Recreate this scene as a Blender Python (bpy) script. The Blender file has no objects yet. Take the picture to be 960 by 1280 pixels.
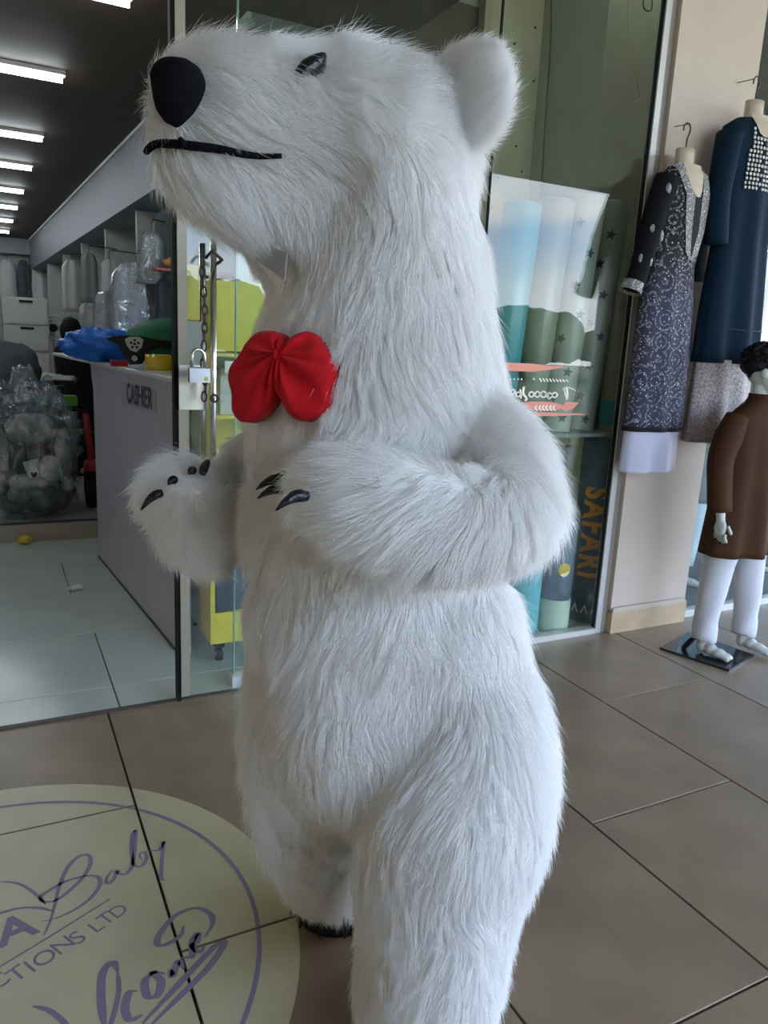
import bpy, math, random
import numpy as np
from mathutils import Vector, Matrix, noise
from mathutils.bvhtree import BVHTree
from mathutils.kdtree import KDTree
random.seed(7); rng = np.random.default_rng(7)
SC = bpy.context.scene; COL = SC.collection
PI = math.pi

# ------------------------------------------------------------------ camera
FPX = 947.107; PITCH, ROLL, YAW, CH = 0.21617493, 0.04935233, -0.47862995, 1.35
def _axes(p, r, y):
    cp, sp = math.cos(p), math.sin(p)
    F = np.array([0, cp, -sp]); u = np.array([0, sp, cp]); x = np.array([1., 0, 0])
    Rz = np.array([[math.cos(y), -math.sin(y), 0], [math.sin(y), math.cos(y), 0], [0, 0, 1]])
    return Rz @ (math.cos(r)*x + math.sin(r)*u), Rz @ (-math.sin(r)*x + math.cos(r)*u), Rz @ F
AX, AU, AF = _axes(PITCH, ROLL, YAW); CO = np.array([0, 0, CH])
cam_d = bpy.data.cameras.new('camera'); cam = bpy.data.objects.new('camera', cam_d); COL.objects.link(cam)
cam_d.sensor_fit = 'VERTICAL'; cam_d.sensor_height = 36; cam_d.lens = FPX*36/1280; cam_d.clip_end = 300
cam.matrix_world = Matrix(((AX[0], AU[0], -AF[0], 0), (AX[1], AU[1], -AF[1], 0), (AX[2], AU[2], -AF[2], CH), (0, 0, 0, 1)))
SC.camera = cam
# ------------------------------------------------------------------ colour management, world, sun
SC.view_settings.view_transform = 'Standard'; SC.view_settings.look = 'None'
SC.view_settings.exposure = 0.10; SC.view_settings.gamma = 1.0
try: SC.view_settings.use_curve_mapping = False
except Exception: pass
W = bpy.data.worlds.new('sky'); SC.world = W; W.use_nodes = True
nt = W.node_tree; nt.nodes.clear()
N = nt.nodes.new; Lk = nt.links.new
tc = N('ShaderNodeTexCoord'); sep = N('ShaderNodeSeparateXYZ'); Lk(tc.outputs['Generated'], sep.inputs[0])
rp = N('ShaderNodeValToRGB'); Lk(sep.outputs['Z'], rp.inputs[0])
e = rp.color_ramp.elements; e[0].position = 0.0; e[0].color = (.86, .87, .89, 1); e[1].position = 1; e[1].color = (.20, .38, .75, 1)
for p, c in ((.10, (.66, .78, .95, 1)), (.16, (.42, .62, .95, 1)), (.35, (.36, .56, .95, 1))):
    q = e.new(p); q.color = c
mp = N('ShaderNodeMapping'); mp.inputs['Scale'].default_value = (2.2, 2.2, 9); Lk(tc.outputs['Generated'], mp.inputs[0])
nz = N('ShaderNodeTexNoise'); nz.inputs['Scale'].default_value = 1.6; nz.inputs['Detail'].default_value = 6; Lk(mp.outputs[0], nz.inputs['Vector'])
cr = N('ShaderNodeValToRGB'); Lk(nz.outputs['Fac'], cr.inputs[0]); cr.color_ramp.elements[0].position = .50; cr.color_ramp.elements[1].position = .66
mx = N('ShaderNodeMix'); mx.data_type = 'RGBA'; Lk(cr.outputs[0], mx.inputs[0]); Lk(rp.outputs[0], mx.inputs[6]); mx.inputs[7].default_value = (.98, 1.0, 1.06, 1)
bg = N('ShaderNodeBackground'); bg.inputs[1].default_value = 9.0; Lk(mx.outputs[2], bg.inputs[0])
wo = N('ShaderNodeOutputWorld'); Lk(bg.outputs[0], wo.inputs[0])
sd = bpy.data.lights.new('sun', 'SUN'); sd.energy = 4; sd.angle = .01; sd.color = (1, .93, .82)
sun = bpy.data.objects.new('sun', sd); COL.objects.link(sun)
sun.rotation_euler = (math.radians(-38), math.radians(8), 0)   # from behind the building: the porch stays in shade
TUBE_E = 20.0

# ------------------------------------------------------------------ helpers
def ray(px, py): return (px-480)/FPX*AX - (py-640)/FPX*AU + AF
def on(px, py, ax, v):
    d = ray(px, py); return CO + (v-CO[ax])/d[ax]*d
HR = np.array([AX[0], AX[1], 0]); HR /= np.linalg.norm(HR)
HF = np.array([-HR[1], HR[0], 0])
UP = np.array([0, 0, 1.])
def at(px, py, d):                      # a point at horizontal distance d in front of where the photographer stands
    r = ray(px, py); return CO + d/(r @ HF)*r
def mpp(px, py, d):                     # metres per pixel there
    return ((at(px, py, d)-CO) @ AF)/FPX

class MB:
    def __init__(s): s.v = []; s.f = []
    def add(s, vs, fs):
        o = len(s.v); s.v += [tuple(map(float, q)) for q in vs]; s.f += [tuple(i+o for i in f) for f in fs]; return s
    def box(s, c, size, rz=0, rot=None):
        h = np.array(size)/2.; P = [np.array([x, y, z])*h for x in (-1, 1) for y in (-1, 1) for z in (-1, 1)]
        if rz: R = np.array([[math.cos(rz), -math.sin(rz), 0], [math.sin(rz), math.cos(rz), 0], [0, 0, 1]]); P = [R @ p for p in P]
        if rot is not None: P = [np.array(rot) @ p for p in P]
        return s.add([p+np.array(c) for p in P], [(0, 1, 3, 2), (4, 6, 7, 5), (0, 4, 5, 1), (2, 3, 7, 6), (0, 2, 6, 4), (1, 5, 7, 3)])
    def b2(s, lo, hi): lo, hi = np.array(lo), np.array(hi); return s.box((lo+hi)/2, hi-lo)
    def bev(s, lo, hi, b=.004):         # a box with a chamfered top edge
        x0, y0, z0 = lo; x1, y1, z1 = hi
        a = [(x0, y0, z0), (x1, y0, z0), (x1, y1, z0), (x0, y1, z0), (x0, y0, z1-b), (x1, y0, z1-b), (x1, y1, z1-b), (x0, y1, z1-b),
             (x0+b, y0+b, z1), (x1-b, y0+b, z1), (x1-b, y1-b, z1), (x0+b, y1-b, z1)]
        f = [(3, 2, 1, 0)]
        for k in range(4):
            j = (k+1) % 4; f += [(k, j, j+4, k+4), (k+4, j+4, j+8, k+8)]
        return s.add(a, f+[(8, 9, 10, 11)])
    def loft(s, rings, cap=True, close=True):
        n = len(rings[0]); vs = [p for r in rings for p in r]; fs = []
        for i in range(len(rings)-1):
            for j in range(n if close else n-1):
                k = (j+1) % n; fs.append((i*n+j, i*n+k, (i+1)*n+k, (i+1)*n+j))
        if cap: fs += [tuple(range(n-1, -1, -1)), tuple((len(rings)-1)*n+j for j in range(n))]
        return s.add(vs, fs)
    def tube(s, pts, r, n=8, cap=True):
        pts = [np.array(p, float) for p in pts]; rs = r if hasattr(r, '__len__') else [r]*len(pts); rings = []; up = None
        for i, p in enumerate(pts):
            t = pts[min(i+1, len(pts)-1)]-pts[max(i-1, 0)]; t = t/(np.linalg.norm(t)+1e-9)
            if up is None: up = np.array([0, 0, 1.]) if abs(t[2]) < .9 else np.array([1., 0, 0])
            a = np.cross(t, up); a /= np.linalg.norm(a)+1e-9; b = np.cross(a, t); up = b
            rings.append([p+rs[i]*(math.cos(q)*a+math.sin(q)*b) for q in np.linspace(0, 2*PI, n, endpoint=False)])
        return s.loft(rings, cap)
    def cyl(s, a, b, r, n=16, r2=None): return s.tube([a, b], [r, r if r2 is None else r2], n)
    def ell(s, c, r, ax=None, nu=20, nv=12):
        A = np.eye(3) if ax is None else np.array(ax); rings = []
        for i in range(1, nv):
            t = PI*i/nv; rings.append([np.array(c)+A.T @ (np.array([math.sin(t)*math.cos(q), math.sin(t)*math.sin(q), math.cos(t)])*np.array(r)) for q in np.linspace(0, 2*PI, nu, endpoint=False)])
        o = len(s.v); s.loft(rings, False)
        top = len(s.v); s.add([np.array(c)+A.T @ np.array([0, 0, r[2]]), np.array(c)-A.T @ np.array([0, 0, r[2]])], [])
        for j in range(nu):
            k = (j+1) % nu; s.f.append((o+j, top, o+k)) if False else s.f.append((top, o+k, o+j)[::-1]); s.f.append((top+1, o+(nv-2)*nu+j, o+(nv-2)*nu+k)[::-1])
        return s
    def prism(s, poly, off):            # a flat polygon of 3-D points given a thickness vector
        n = len(poly); P = [np.array(p, float) for p in poly]
        return s.add(P+[p+np.array(off) for p in P], [tuple(range(n-1, -1, -1)), tuple(range(n, 2*n))]+[(j, (j+1) % n, n+(j+1) % n, n+j) for j in range(n)])
    def shear(s, k, y0): s.v = [(x+k*(y-y0), y, z) for x, y, z in s.v]; return s
    def mesh(s, name, off=(0, 0, 0)):
        m = bpy.data.meshes.new(name); o = np.array(off)
        m.from_pydata([tuple(np.array(q)-o) for q in s.v], [], s.f); m.update(); return m

def fixn(m):
    import bmesh
    b = bmesh.new(); b.from_mesh(m); bmesh.ops.recalc_face_normals(b, faces=b.faces); b.to_mesh(m); b.free()
def obj(name, mb, mat, parent=None, smooth=False, kind=None, label=None, off=None, fix=True):
    root = parent; 
    while root is not None and root.parent is not None: root = root.parent
    o_ = off if off is not None else (root.location if root is not None else (0, 0, 0))
    m = mb if isinstance(mb, bpy.types.Mesh) else mb.mesh(name, o_)
    if fix: fixn(m)
    m.materials.clear(); m.materials.append(mat)
    if smooth:
        m.polygons.foreach_set('use_smooth', [True]*len(m.polygons))
    o = bpy.data.objects.new(name, m); COL.objects.link(o)
    if parent is not None: o.parent = parent
    if kind: o['kind'] = kind
    if label: o['label'] = label
    return o
def single(name, mb, mat, label, cat, loc, group=None, smooth=False):
    o = obj(name, mb, mat, None, smooth, off=loc); o.location = loc
    o['label'] = label; o['category'] = cat
    if group: o['group'] = group
    return o
def thing(name, label, cat, loc, group=None):
    o = bpy.data.objects.new(name, None); COL.objects.link(o); o.location = loc; o.empty_display_size = .1
    o['label'] = label; o['category'] = cat
    if group: o['group'] = group
    return o
def struct(name, mb, mat, parent=None, **k): return obj(name, mb, mat, parent, kind=None if parent else 'structure', **k)

def mat(name, col, rough=.5, metal=0., var=0., scale=8., bump=0., bscale=60., sheen=0., emit=0., trans=0., col2=None, stretch=None, spec=.5, coat=0.):
    m = bpy.data.materials.new(name); m.use_nodes = True; t = m.node_tree; b = t.nodes['Principled BSDF']
    b.inputs['Base Color'].default_value = (*col, 1); b.inputs['Roughness'].default_value = rough; b.inputs['Metallic'].default_value = metal
    b.inputs['Specular IOR Level'].default_value = spec; b.inputs['Coat Weight'].default_value = coat
    if sheen: b.inputs['Sheen Weight'].default_value = sheen
    if emit: b.inputs['Emission Color'].default_value = (*col, 1); b.inputs['Emission Strength'].default_value = emit
    c = t.nodes.new('ShaderNodeTexCoord'); src = c.outputs['Object']
    if stretch:
        p = t.nodes.new('ShaderNodeMapping'); p.inputs['Scale'].default_value = stretch; t.links.new(src, p.inputs[0]); src = p.outputs[0]
    if var or col2:
        n = t.nodes.new('ShaderNodeTexNoise'); n.inputs['Scale'].default_value = scale; n.inputs['Detail'].default_value = 5; t.links.new(src, n.inputs['Vector'])
        x = t.nodes.new('ShaderNodeMix'); x.data_type = 'RGBA'; r = t.nodes.new('ShaderNodeValToRGB'); r.color_ramp.elements[0].position = .35; r.color_ramp.elements[1].position = .65
        t.links.new(n.outputs['Fac'], r.inputs[0]); t.links.new(r.outputs[0], x.inputs[0])
        x.inputs[6].default_value = (*[q*(1-var) for q in col], 1); x.inputs[7].default_value = (*(col2 or [min(1, q*(1+var)) for q in col]), 1)
        t.links.new(x.outputs[2], b.inputs['Base Color'])
    if bump:
        n = t.nodes.new('ShaderNodeTexNoise'); n.inputs['Scale'].default_value = bscale; n.inputs['Detail'].default_value = 4; t.links.new(src, n.inputs['Vector'])
        u = t.nodes.new('ShaderNodeBump'); u.inputs['Strength'].default_value = bump; u.inputs['Distance'].default_value = .01
        t.links.new(n.outputs['Fac'], u.inputs['Height']); t.links.new(u.outputs[0], b.inputs['Normal'])
    return m
def glassy(name, tint=(.93, .97, .95), ior=1.5, rough=0., bump=0., bscale=10, base=None):
    m = bpy.data.materials.new(name); m.use_nodes = True; t = m.node_tree; t.nodes.clear(); A = t.nodes.new; K = t.links.new
    g = A('ShaderNodeNewGeometry'); mm = A('ShaderNodeMath'); mm.operation = 'MULTIPLY_ADD'; mm.inputs[1].default_value = 1/ior-ior; mm.inputs[2].default_value = ior
    K(g.outputs['Backfacing'], mm.inputs[0]); fr = A('ShaderNodeFresnel'); K(mm.outputs[0], fr.inputs['IOR'])
    tr = A('ShaderNodeBsdfTransparent'); tr.inputs[0].default_value = (*tint, 1); gl = A('ShaderNodeBsdfGlossy'); gl.inputs['Roughness'].default_value = rough
    if bump:
        n = A('ShaderNodeTexNoise'); n.inputs['Scale'].default_value = bscale; n.inputs['Detail'].default_value = 3; n.inputs['Distortion'].default_value = .6
        c = A('ShaderNodeTexCoord'); K(c.outputs['Object'], n.inputs['Vector'])
        u = A('ShaderNodeBump'); u.inputs['Strength'].default_value = bump; u.inputs['Distance'].default_value = .03
        K(n.outputs['Fac'], u.inputs['Height']); K(u.outputs[0], gl.inputs['Normal']); K(u.outputs[0], fr.inputs['Normal'])
    x = A('ShaderNodeMixShader'); K(fr.outputs[0], x.inputs[0]); K(tr.outputs[0], x.inputs[1]); K(gl.outputs[0], x.inputs[2]); last = x
    if base:
        d = A('ShaderNodeBsdfDiffuse'); d.inputs[0].default_value = (*base[0], 1); y = A('ShaderNodeMixShader'); y.inputs[0].default_value = base[1]
        K(x.outputs[0], y.inputs[1]); K(d.outputs[0], y.inputs[2]); last = y
    o = A('ShaderNodeOutputMaterial'); K(last.outputs[0], o.inputs[0]); return m
def resolve(pts, n):                    # Catmull-Rom through a list of points
    P = [np.array(p, float) for p in pts]; P = [2*P[0]-P[1]]+P+[2*P[-1]-P[-2]]; out = []
    for i in range(1, len(P)-2):
        for k in range(n):
            t = k/n; a, b, c, d = P[i-1:i+3]
            out.append(.5*((2*b)+(c-a)*t+(2*a-5*b+4*c-d)*t*t+(3*b-a-3*c+d)*t**3))
    return out+[P[-2]]
def textmesh(txt, size, bold=0., space=1.):
    c = bpy.data.curves.new('t', 'FONT'); c.body = txt; c.size = size; c.align_x = 'CENTER'; c.align_y = 'CENTER'; c.offset = bold; c.resolution_u = 4; c.space_character = space
    o = bpy.data.objects.new('t', c); COL.objects.link(o); bpy.context.view_layer.update()
    me = bpy.data.meshes.new_from_object(o.evaluated_get(bpy.context.evaluated_depsgraph_get())); bpy.data.objects.remove(o)
    vs = [np.array(v.co) for v in me.vertices]; fs = [tuple(p.vertices) for p in me.polygons]; bpy.data.meshes.remove(me); return vs, fs
def remesh(mb, vox, it=10, fac=.5):
    m = mb.mesh('r'); fixn(m); o = bpy.data.objects.new('r', m); COL.objects.link(o)
    r = o.modifiers.new('r', 'REMESH'); r.mode = 'VOXEL'; r.voxel_size = vox
    s = o.modifiers.new('s', 'SMOOTH'); s.iterations = it; s.factor = fac
    bpy.context.view_layer.update()
    me = bpy.data.meshes.new_from_object(o.evaluated_get(bpy.context.evaluated_depsgraph_get())); bpy.data.objects.remove(o); return me

# ------------------------------------------------------------------ materials
M_tile = mat('porch tile', (.25, .182, .118), .32, var=.12, scale=5, bump=.04, bscale=300)
M_tile2 = mat('porch tile b', (.235, .168, .108), .36, var=.14, scale=4, bump=.04, bscale=300)
M_grout = mat('grout', (.03, .024, .018), .9)
M_itile = mat('shop tile', (.56, .62, .58), .16, var=.05, scale=3)
M_igrout = mat('shop grout', (.20, .21, .20), .9)
M_cream2 = mat('warm cream paint', (.78, .66, .50), .7, var=.04)
M_white = mat('white paint', (.66, .62, .57), .7, var=.04, scale=3, bump=.05, bscale=40)
M_pillar = mat('pillar paint', (.55, .455, .36), .65, var=.05, scale=2.5, bump=.06, bscale=25)
M_tan = mat('tan skirting', (.50, .37, .23), .5, var=.08)
M_board = mat('olive board', (.40, .40, .29), .8, var=.05)
M_board2 = mat('grey board', (.33, .35, .28), .8, var=.05)
M_brown = mat('dark brown ceiling', (.075, .052, .036), .7, var=.05)
M_soffit = mat('grey soffit', (.25, .27, .30), .6, var=.03)
M_gwall = mat('grey wall', (.42, .43, .42), .7, var=.04)
M_part = mat('partition', (.48, .50, .49), .6, var=.04)
M_tube = mat('tube glow', (.88, .95, 1.0), .5, emit=TUBE_E)
M_steel = mat('brushed steel', (.62, .57, .49), .28, 1., bump=.03, bscale=200)
M_chrome = mat('chrome', (.75, .72, .66), .12, 1.)
M_alu = mat('pale aluminium', (.62, .60, .55), .4, .3)
M_aluB = mat('brown aluminium', (.30, .26, .22), .5, .2)
M_black = mat('black rubber', (.010, .010, .011), .7, spec=.2)
M_plastic = mat('black plastic', (.012, .012, .014), .5, spec=.2)
M_chain = mat('dark chain', (.035, .03, .026), .5, .5)
M_glass = glassy('clear glass', (.95, .975, .955), 1.42)
M_wrap = glassy('clear plastic wrap', (.93, .95, .97), 2.3, .10, 1.0, 9, ((.75, .8, .85), .05))
M_count = mat('lilac laminate', (.46, .44, .50), .3, var=.03)
M_ctop = mat('white laminate', (.62, .62, .62), .3)
M_ink = mat('dark lettering', (.05, .045, .07), .5)
M_red = mat('red cloth', (.50, .006, .012), .85, sheen=.05, bump=.15, bscale=60, var=.1, spec=.2)
M_redp = mat('red plastic', (.42, .02, .03), .35)
M_blue = mat('blue plastic bag', (.01, .13, .55), .4, bump=.6, bscale=14)
M_green = mat('green fabric', (.0, .13, .06), .6, bump=.2, bscale=25)
M_yellow = mat('yellow laminate', (.68, .55, .03), .4)
M_ytape = mat('yellow tape', (.62, .45, .02), .2, coat=.5)
M_paper = mat('white paper', (.75, .76, .74), .7)
M_grey = mat('grey fabric', (.085, .092, .10), .85, bump=.2, bscale=80, var=.15)
M_grey2 = mat('light grey fabric', (.26, .27, .28), .85, bump=.2, bscale=80)
M_cream = mat('cream fabric', (.58, .56, .50), .8, col2=(.35, .38, .42), scale=18)
M_drawer = mat('white plastic', (.58, .57, .56), .4)
M_teal = mat('teal plastic', (.02, .25, .30), .4)
M_navy = mat('dark navy card', (.02, .03, .045), .5)
M_stick = mat('cream vinyl', (.53, .475, .30), .32, var=.06, scale=6)
M_purple = mat('purple print', (.23, .19, .29), .5)
M_mask = mat('porcelain mannequin', (.50, .50, .44), .3)
M_form = mat('beige plastic form', (.55, .45, .33), .22)
M_hair = mat('black hair', (.007, .006, .006), .6, spec=.25, bump=1.0, bscale=90)
M_kurta = mat('brown cotton', (.055, .021, .006), .8, spec=.25, bump=.15, bscale=150, var=.1, scale=4)
M_wtrous = mat('white trousers', (.56, .56, .58), .75, bump=.1, bscale=60)
M_wskirt = mat('lilac white underskirt', (.52, .50, .60), .6, bump=.1, bscale=60)
M_tealc = mat('dark teal crepe', (.002, .015, .031), .85, spec=.2, bump=.15, bscale=200)
M_wood = mat('pale wood edge', (.36, .33, .27), .5)
M_hook = mat('bronze wire', (.08, .06, .045), .4, .8)
M_cable = mat('dark cable', (.03, .03, .03), .5)
M_orange = mat('orange print', (.85, .38, .07), .6)
M_salmon = mat('salmon print', (.80, .30, .20), .6)
M_creamp = mat('cream print', (.90, .86, .70), .6)
M_claw = mat('glossy black claw', (.008, .008, .010), .25, bump=.5, bscale=70)
M_nose = mat('matt black felt', (.004, .004, .006), .95, spec=.15, bump=.3, bscale=30)
M_tag = mat('grey felt patch', (.30, .28, .27), .9)

# ------------------------------------------------------------------ floors
YF = 2.69
TX0, TW, TL = .303, .601, 1.202
fl = struct('floor', MB().b2((-3.3, -3.6, -.12), (9.0, YF, -.012)), M_grout)
tm = {}
gap = .0028
for i in range(-6, 15):
    x0 = TX0+i*TW; x1 = x0+TW
    par = (i % 2 == 0)
    y = (1.469 if par else .868) - 4*TL
    while y < YF-.01:
        a, b = y, min(y+TL, YF)
        if b > -3.6:
            a = max(a, -3.6); k = (round(b-a, 3), (i*3+int(y*7)) % 3 == 0)
            if k not in tm:
                tm[k] = MB().bev((gap, gap, -.012), (TW-gap, b-a-gap, 0), .0015).mesh('floor_tile')
            m = tm[k]; m.materials.clear(); m.materials.append(M_tile2 if k[1] else M_tile)
            o = bpy.data.objects.new('floor_tile', m); COL.objects.link(o); o.location = (x0, a, 0); o.parent = fl
        y += TL
fl2 = struct('floor', MB().b2((-3.3, YF, -.12), (6.5, 15.2, -.012)), M_igrout)
tm = {}
for j in range(0, 21):
    ya = YF+.21+(j-1)*.6; yb = ya+.6; ya = max(ya, YF+.0)
    if ya >= 15: break
    off = .33 if j == 0 or j == 1 else (.0 if j % 2 == 0 else .3)
    off = {0: .35, 1: .35, 2: -.15, 3: .30, 4: -.12}.get(j, off)
    for i in range(-4, 7):
        xa = off+i*.9; xb = xa+.9; xb = min(xb, 4.2)
        if xa > 4.1: continue
        k = (round(xb-xa, 3), round(yb-ya, 3))
        if k not in tm:
            tm[k] = MB().bev((.0025, .0025, -.012), (k[0]-.0025, k[1]-.0025, 0), .0015).mesh('floor_tile'); tm[k].materials.append(M_itile)
        o = bpy.data.objects.new('floor_tile', tm[k]); COL.objects.link(o); o.location = (xa, ya, 0); o.parent = fl2
# outside ground seen in the reflection
struct('ground', MB().b2((-60, -90, -.6), (90, -3.6, -.35)), mat('grass', (.13, .17, .05), .9, col2=(.30, .26, .14), scale=.35))
struct('trim_1', MB().b2((-3.3, -3.9, -.36), (9.0, -3.6, 0)), M_tan)

# ------------------------------------------------------------------ porch shell and shop shell
struct('ceiling', MB().b2((-3.3, -3.7, 3.66), (9.0, YF+.1, 3.85)), mat('porch ceiling', (.30, .31, .29), .8))
struct('wall_left', MB().b2((-3.4, -3.6, -.1), (-3.25, YF, 3.7)), M_cream2)  # unseen porch side added to darken the left, cream for a warm bounce
struct('wall_left', MB().b2((-3.4, YF, -.1), (-3.25, 15.2, 3.0)), M_gwall)
for k, x in enumerate((8.05,)):
    struct('column', MB().b2((x, -3.6, 0), (x+1.2, -3.2, 3.66)), M_white)
struct('wall_rear_blocker', MB().b2((-3.3, -3.6, 0), (1.0, -3.45, 3.66)), M_cream2)  # unseen wall added behind the camera to block light from the left
# facade above the glazing
struct('wall_front', MB().b2((-3.3, YF, 3.0), (9.0, YF+.08, 3.7)), M_board2)
struct('wall_front', MB().b2((6.45, YF, 0), (9.0, YF+.12, 3.0)), M_pillar)
struct('wall_back', MB().b2((-3.3, 15.0, -.1), (6.5, 15.15, 3.0)), M_gwall)
struct('ceiling', MB().b2((-3.3, YF+.08, 2.8), (1.86, 3.67, 3.05)), M_brown)
struct('ceiling', MB().b2((-3.3, 3.67, 2.8), (3.2, 15.1, 3.05)), M_brown)
struct('ceiling', MB().b2((1.86, YF+.08, 3.60), (6.5, 3.67, 3.70)), M_board2)
struct('ceiling', MB().b2((3.2, 3.67, 3.60), (6.5, 5.3, 3.70)), M_board2)
struct('wall_bay', MB().b2((1.80, YF+.08, 3.05), (1.86, 3.67, 3.65)), M_board2)
struct('wall_bay', MB().b2((1.86, 3.67, 3.05), (3.2, 3.72, 3.65)), M_board2)
KS = -.043
sf = MB().b2((1.17, 3.74, 2.32), (3.2, 15.0, 2.81)).shear(KS, 3); struct('trim_2', sf, M_soffit)
struct('trim_3', MB().b2((1.15, 3.74, 2.775), (1.169, 15.0, 2.799)).shear(KS, 3), mat('light edge', (.75, .76, .76), .5))
struct('trim_4', MB().b2((-2.5, 14.7, 2.55), (1.1, 15.0, 2.8)), M_soffit)
struct('wall_right', MB().b2((2.25, 3.9, 0), (2.35, 15.0, 2.4)).shear(KS, 3), M_gwall)
# shelf partitions on the right of the shop
for k, y in enumerate((5.35, 6.6, 8.0, 9.5, 11.1, 12.9)):
    p = single('shelf_partition', MB().b2((1.24, y, .0), (2.2, y+.05, 2.3)).shear(KS, 3), M_part,
               'tall pale grey shelving partition standing under the soffit, %s' % ('nearest the glass door', 'second from the glass door', 'third from the glass door', 'fourth from the glass door', 'fifth from the glass door', 'farthest back beside the rear wall')[k], 'partition', (1.7, y, 0), 'partitions of the shop side shelving')
# ceiling tubes
ty = [3.85, 5.16, 6.79, 8.05, 9.45, 10.75, 12.1, 13.5]
ord_ = ['nearest the shop door', 'second from the door', 'third from the door', 'fourth from the door', 'fifth from the door', 'sixth from the door', 'seventh from the door', 'farthest back']
for k, y in enumerate(ty):
    xr = (.47 if k else .62) - .02*k
    t = thing('tube_light', 'long glowing white tube light on the dark brown ceiling, %s' % ord_[k], 'light', ((xr-.6), y, 2.8), 'tube lights across the shop ceiling')
    obj('housing', MB().b2((xr-1.22, y-.03, 2.775), (xr+.015, y+.03, 2.8)), M_drawer, t)
    obj('tube', MB().cyl((xr-1.2, y, 2.757), (xr, y, 2.757), .019, 10), M_tube, t)

bt = thing('tube_light', 'unseen white tube light added high inside the display window bay to brighten it', 'light', (2.5, 2.95, 3.6), 'tube lights across the shop ceiling')  # out-of-view lamp added to brighten the bay boards and the rolls
obj('housing', MB().b2((2.3, 2.92, 3.575), (3.15, 2.98, 3.6)), M_drawer, bt); obj('tube', MB().cyl((2.32, 2.95, 3.557), (3.13, 2.95, 3.557), .015, 10), mat('bay fill glow', (.95, .97, .88), .5, emit=30.0), bt)
# ------------------------------------------------------------------ storefront glazing
M_stile = mat('tan brushed stile', (.34, .30, .22), .45, .2)
d1 = struct('door_1', MB().b2((.566, YF-.02, .02), (.598, YF+.02, 3.0)), M_stile)
obj('rubber_seal', MB().b2((.552, YF-.012, .0), (.566, YF+.02, 3.0)), M_black, d1)
obj('pane', MB().b2((.598, YF-.005, .012), (1.50, YF+.005, 3.0)), M_glass, d1)
obj('lock_plate', MB().b2((.565, YF-.032, 1.10), (.665, YF+.03, 1.252)), M_steel, d1)
def dh(yc, x):
    return MB().tube([(x, yc, .72), (x, yc, 1.665)], .0115, 12).cyl((x, yc, 1.55), (x, YF, 1.55), .008, 8).cyl((x, yc, .85), (x, YF, .85), .008, 8)
obj('pull_handle', dh(YF-.075, .672), M_chrome, d1, True)
obj('pull_handle', dh(YF+.075, .672), M_chrome, d1, True)
d2 = struct('door_2', MB().b2((.785, YF+.05, .03), (.79, YF+.061, 3.0)), mat('green glass edge', (.22, .40, .33), .15))
obj('pane', MB().b2((.79, YF+.05, .03), (1.78, YF+.06, 3.0)), M_glass, d2)
obj('floor_clamp', MB().bev((.775, YF+.03, 0), (.86, YF+.08, .045), .004), mat('white clamp', (.75, .75, .75), .3, .4), d2)
obj('threshold_strip', MB().b2((-3.2, YF-.01, -.005), (2.6, YF+.012, .006)), mat('dark threshold', (.10, .09, .075), .5, .3), d1)
w1 = struct('window_1', MB().b2((1.60, YF-.02, .0), (2.60, YF+.03, .028)), M_alu)
obj('pane', MB().b2((1.80, YF-.004, .028), (2.605, YF+.006, 3.0)), M_glass, w1)
obj('frame', MB().b2((2.605, YF-.016, 0), (2.637, YF+.02, 3.0)), M_alu, w1)
obj('frame', MB().b2((2.637, YF-.012, 0), (2.672, YF+.02, 3.0)), M_aluB, w1)
obj('joint_seal', MB().b2((1.793, YF-.004, .0), (1.80, YF+.006, 3.0)), M_black, w1)
obj('frame', MB().b2((2.600, YF-.008, 0), (2.605, YF+.012, 3.0)), M_black, w1)
w2 = struct('window_2', MB().b2((3.19, YF+.01, .0), (6.5, YF+.06, .03)), M_alu)
obj('pane', MB().b2((3.19, YF+.03, .03), (6.4, YF+.04, 3.0)), M_glass, w2)
# pillar
pl = struct('pillar', MB().b2((2.672, YF-.035, .105), (3.19, YF+.05, 3.7)), M_pillar)
obj('skirting', MB().bev((2.672, YF-.05, 0), (3.19, YF+.05, .118), .003), M_tan, pl)
pj = MB(); top = []
for k in range(41):                     # torn lower edge of the paint over the skirting
    x = 2.674+k*.0125; top.append((x, YF-.0515, .118-.004-.010*abs(noise.noise(Vector((x*22, 0, 3))))-.006*random.random()))
pj.prism([(2.674, YF-.0515, .135), (3.174, YF-.0515, .135)]+top[::-1], (0, .0015, 0)); obj('torn_paint_edge', pj, M_pillar, pl)
# window bay behind the rolls
wb = struct('wall_bay', MB().b2((2.30, 3.6, 0), (2.95, 3.66, 3.6)), M_board)
struct('wall_bay', MB().b2((2.72, 3.10, 0), (3.20, 3.16, 3.6)), M_board2)
struct('wall_bay', MB().b2((2.66, 3.10, 0), (2.72, 3.66, 3.6)), M_board2)
scr = MB()
for x, z in [(2.36, 2.0), (2.40, 2.5), (2.52, 2.6), (2.45, 2.25), (2.38, 2.8), (2.56, 2.12), (2.49, 2.9), (2.6, 2.3), (2.36, 2.35), (2.55, 2.42), (2.42, 2.1), (2.63, 2.75), (2.38, 3.1), (2.5, 3.2), (2.61, 3.0), (2.34, 2.65)]:
    scr.cyl((x, 3.592, z), (x, 3.6, z), .0045, 8)
obj('screw_head', scr, M_black, wb, kind='stuff')

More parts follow.
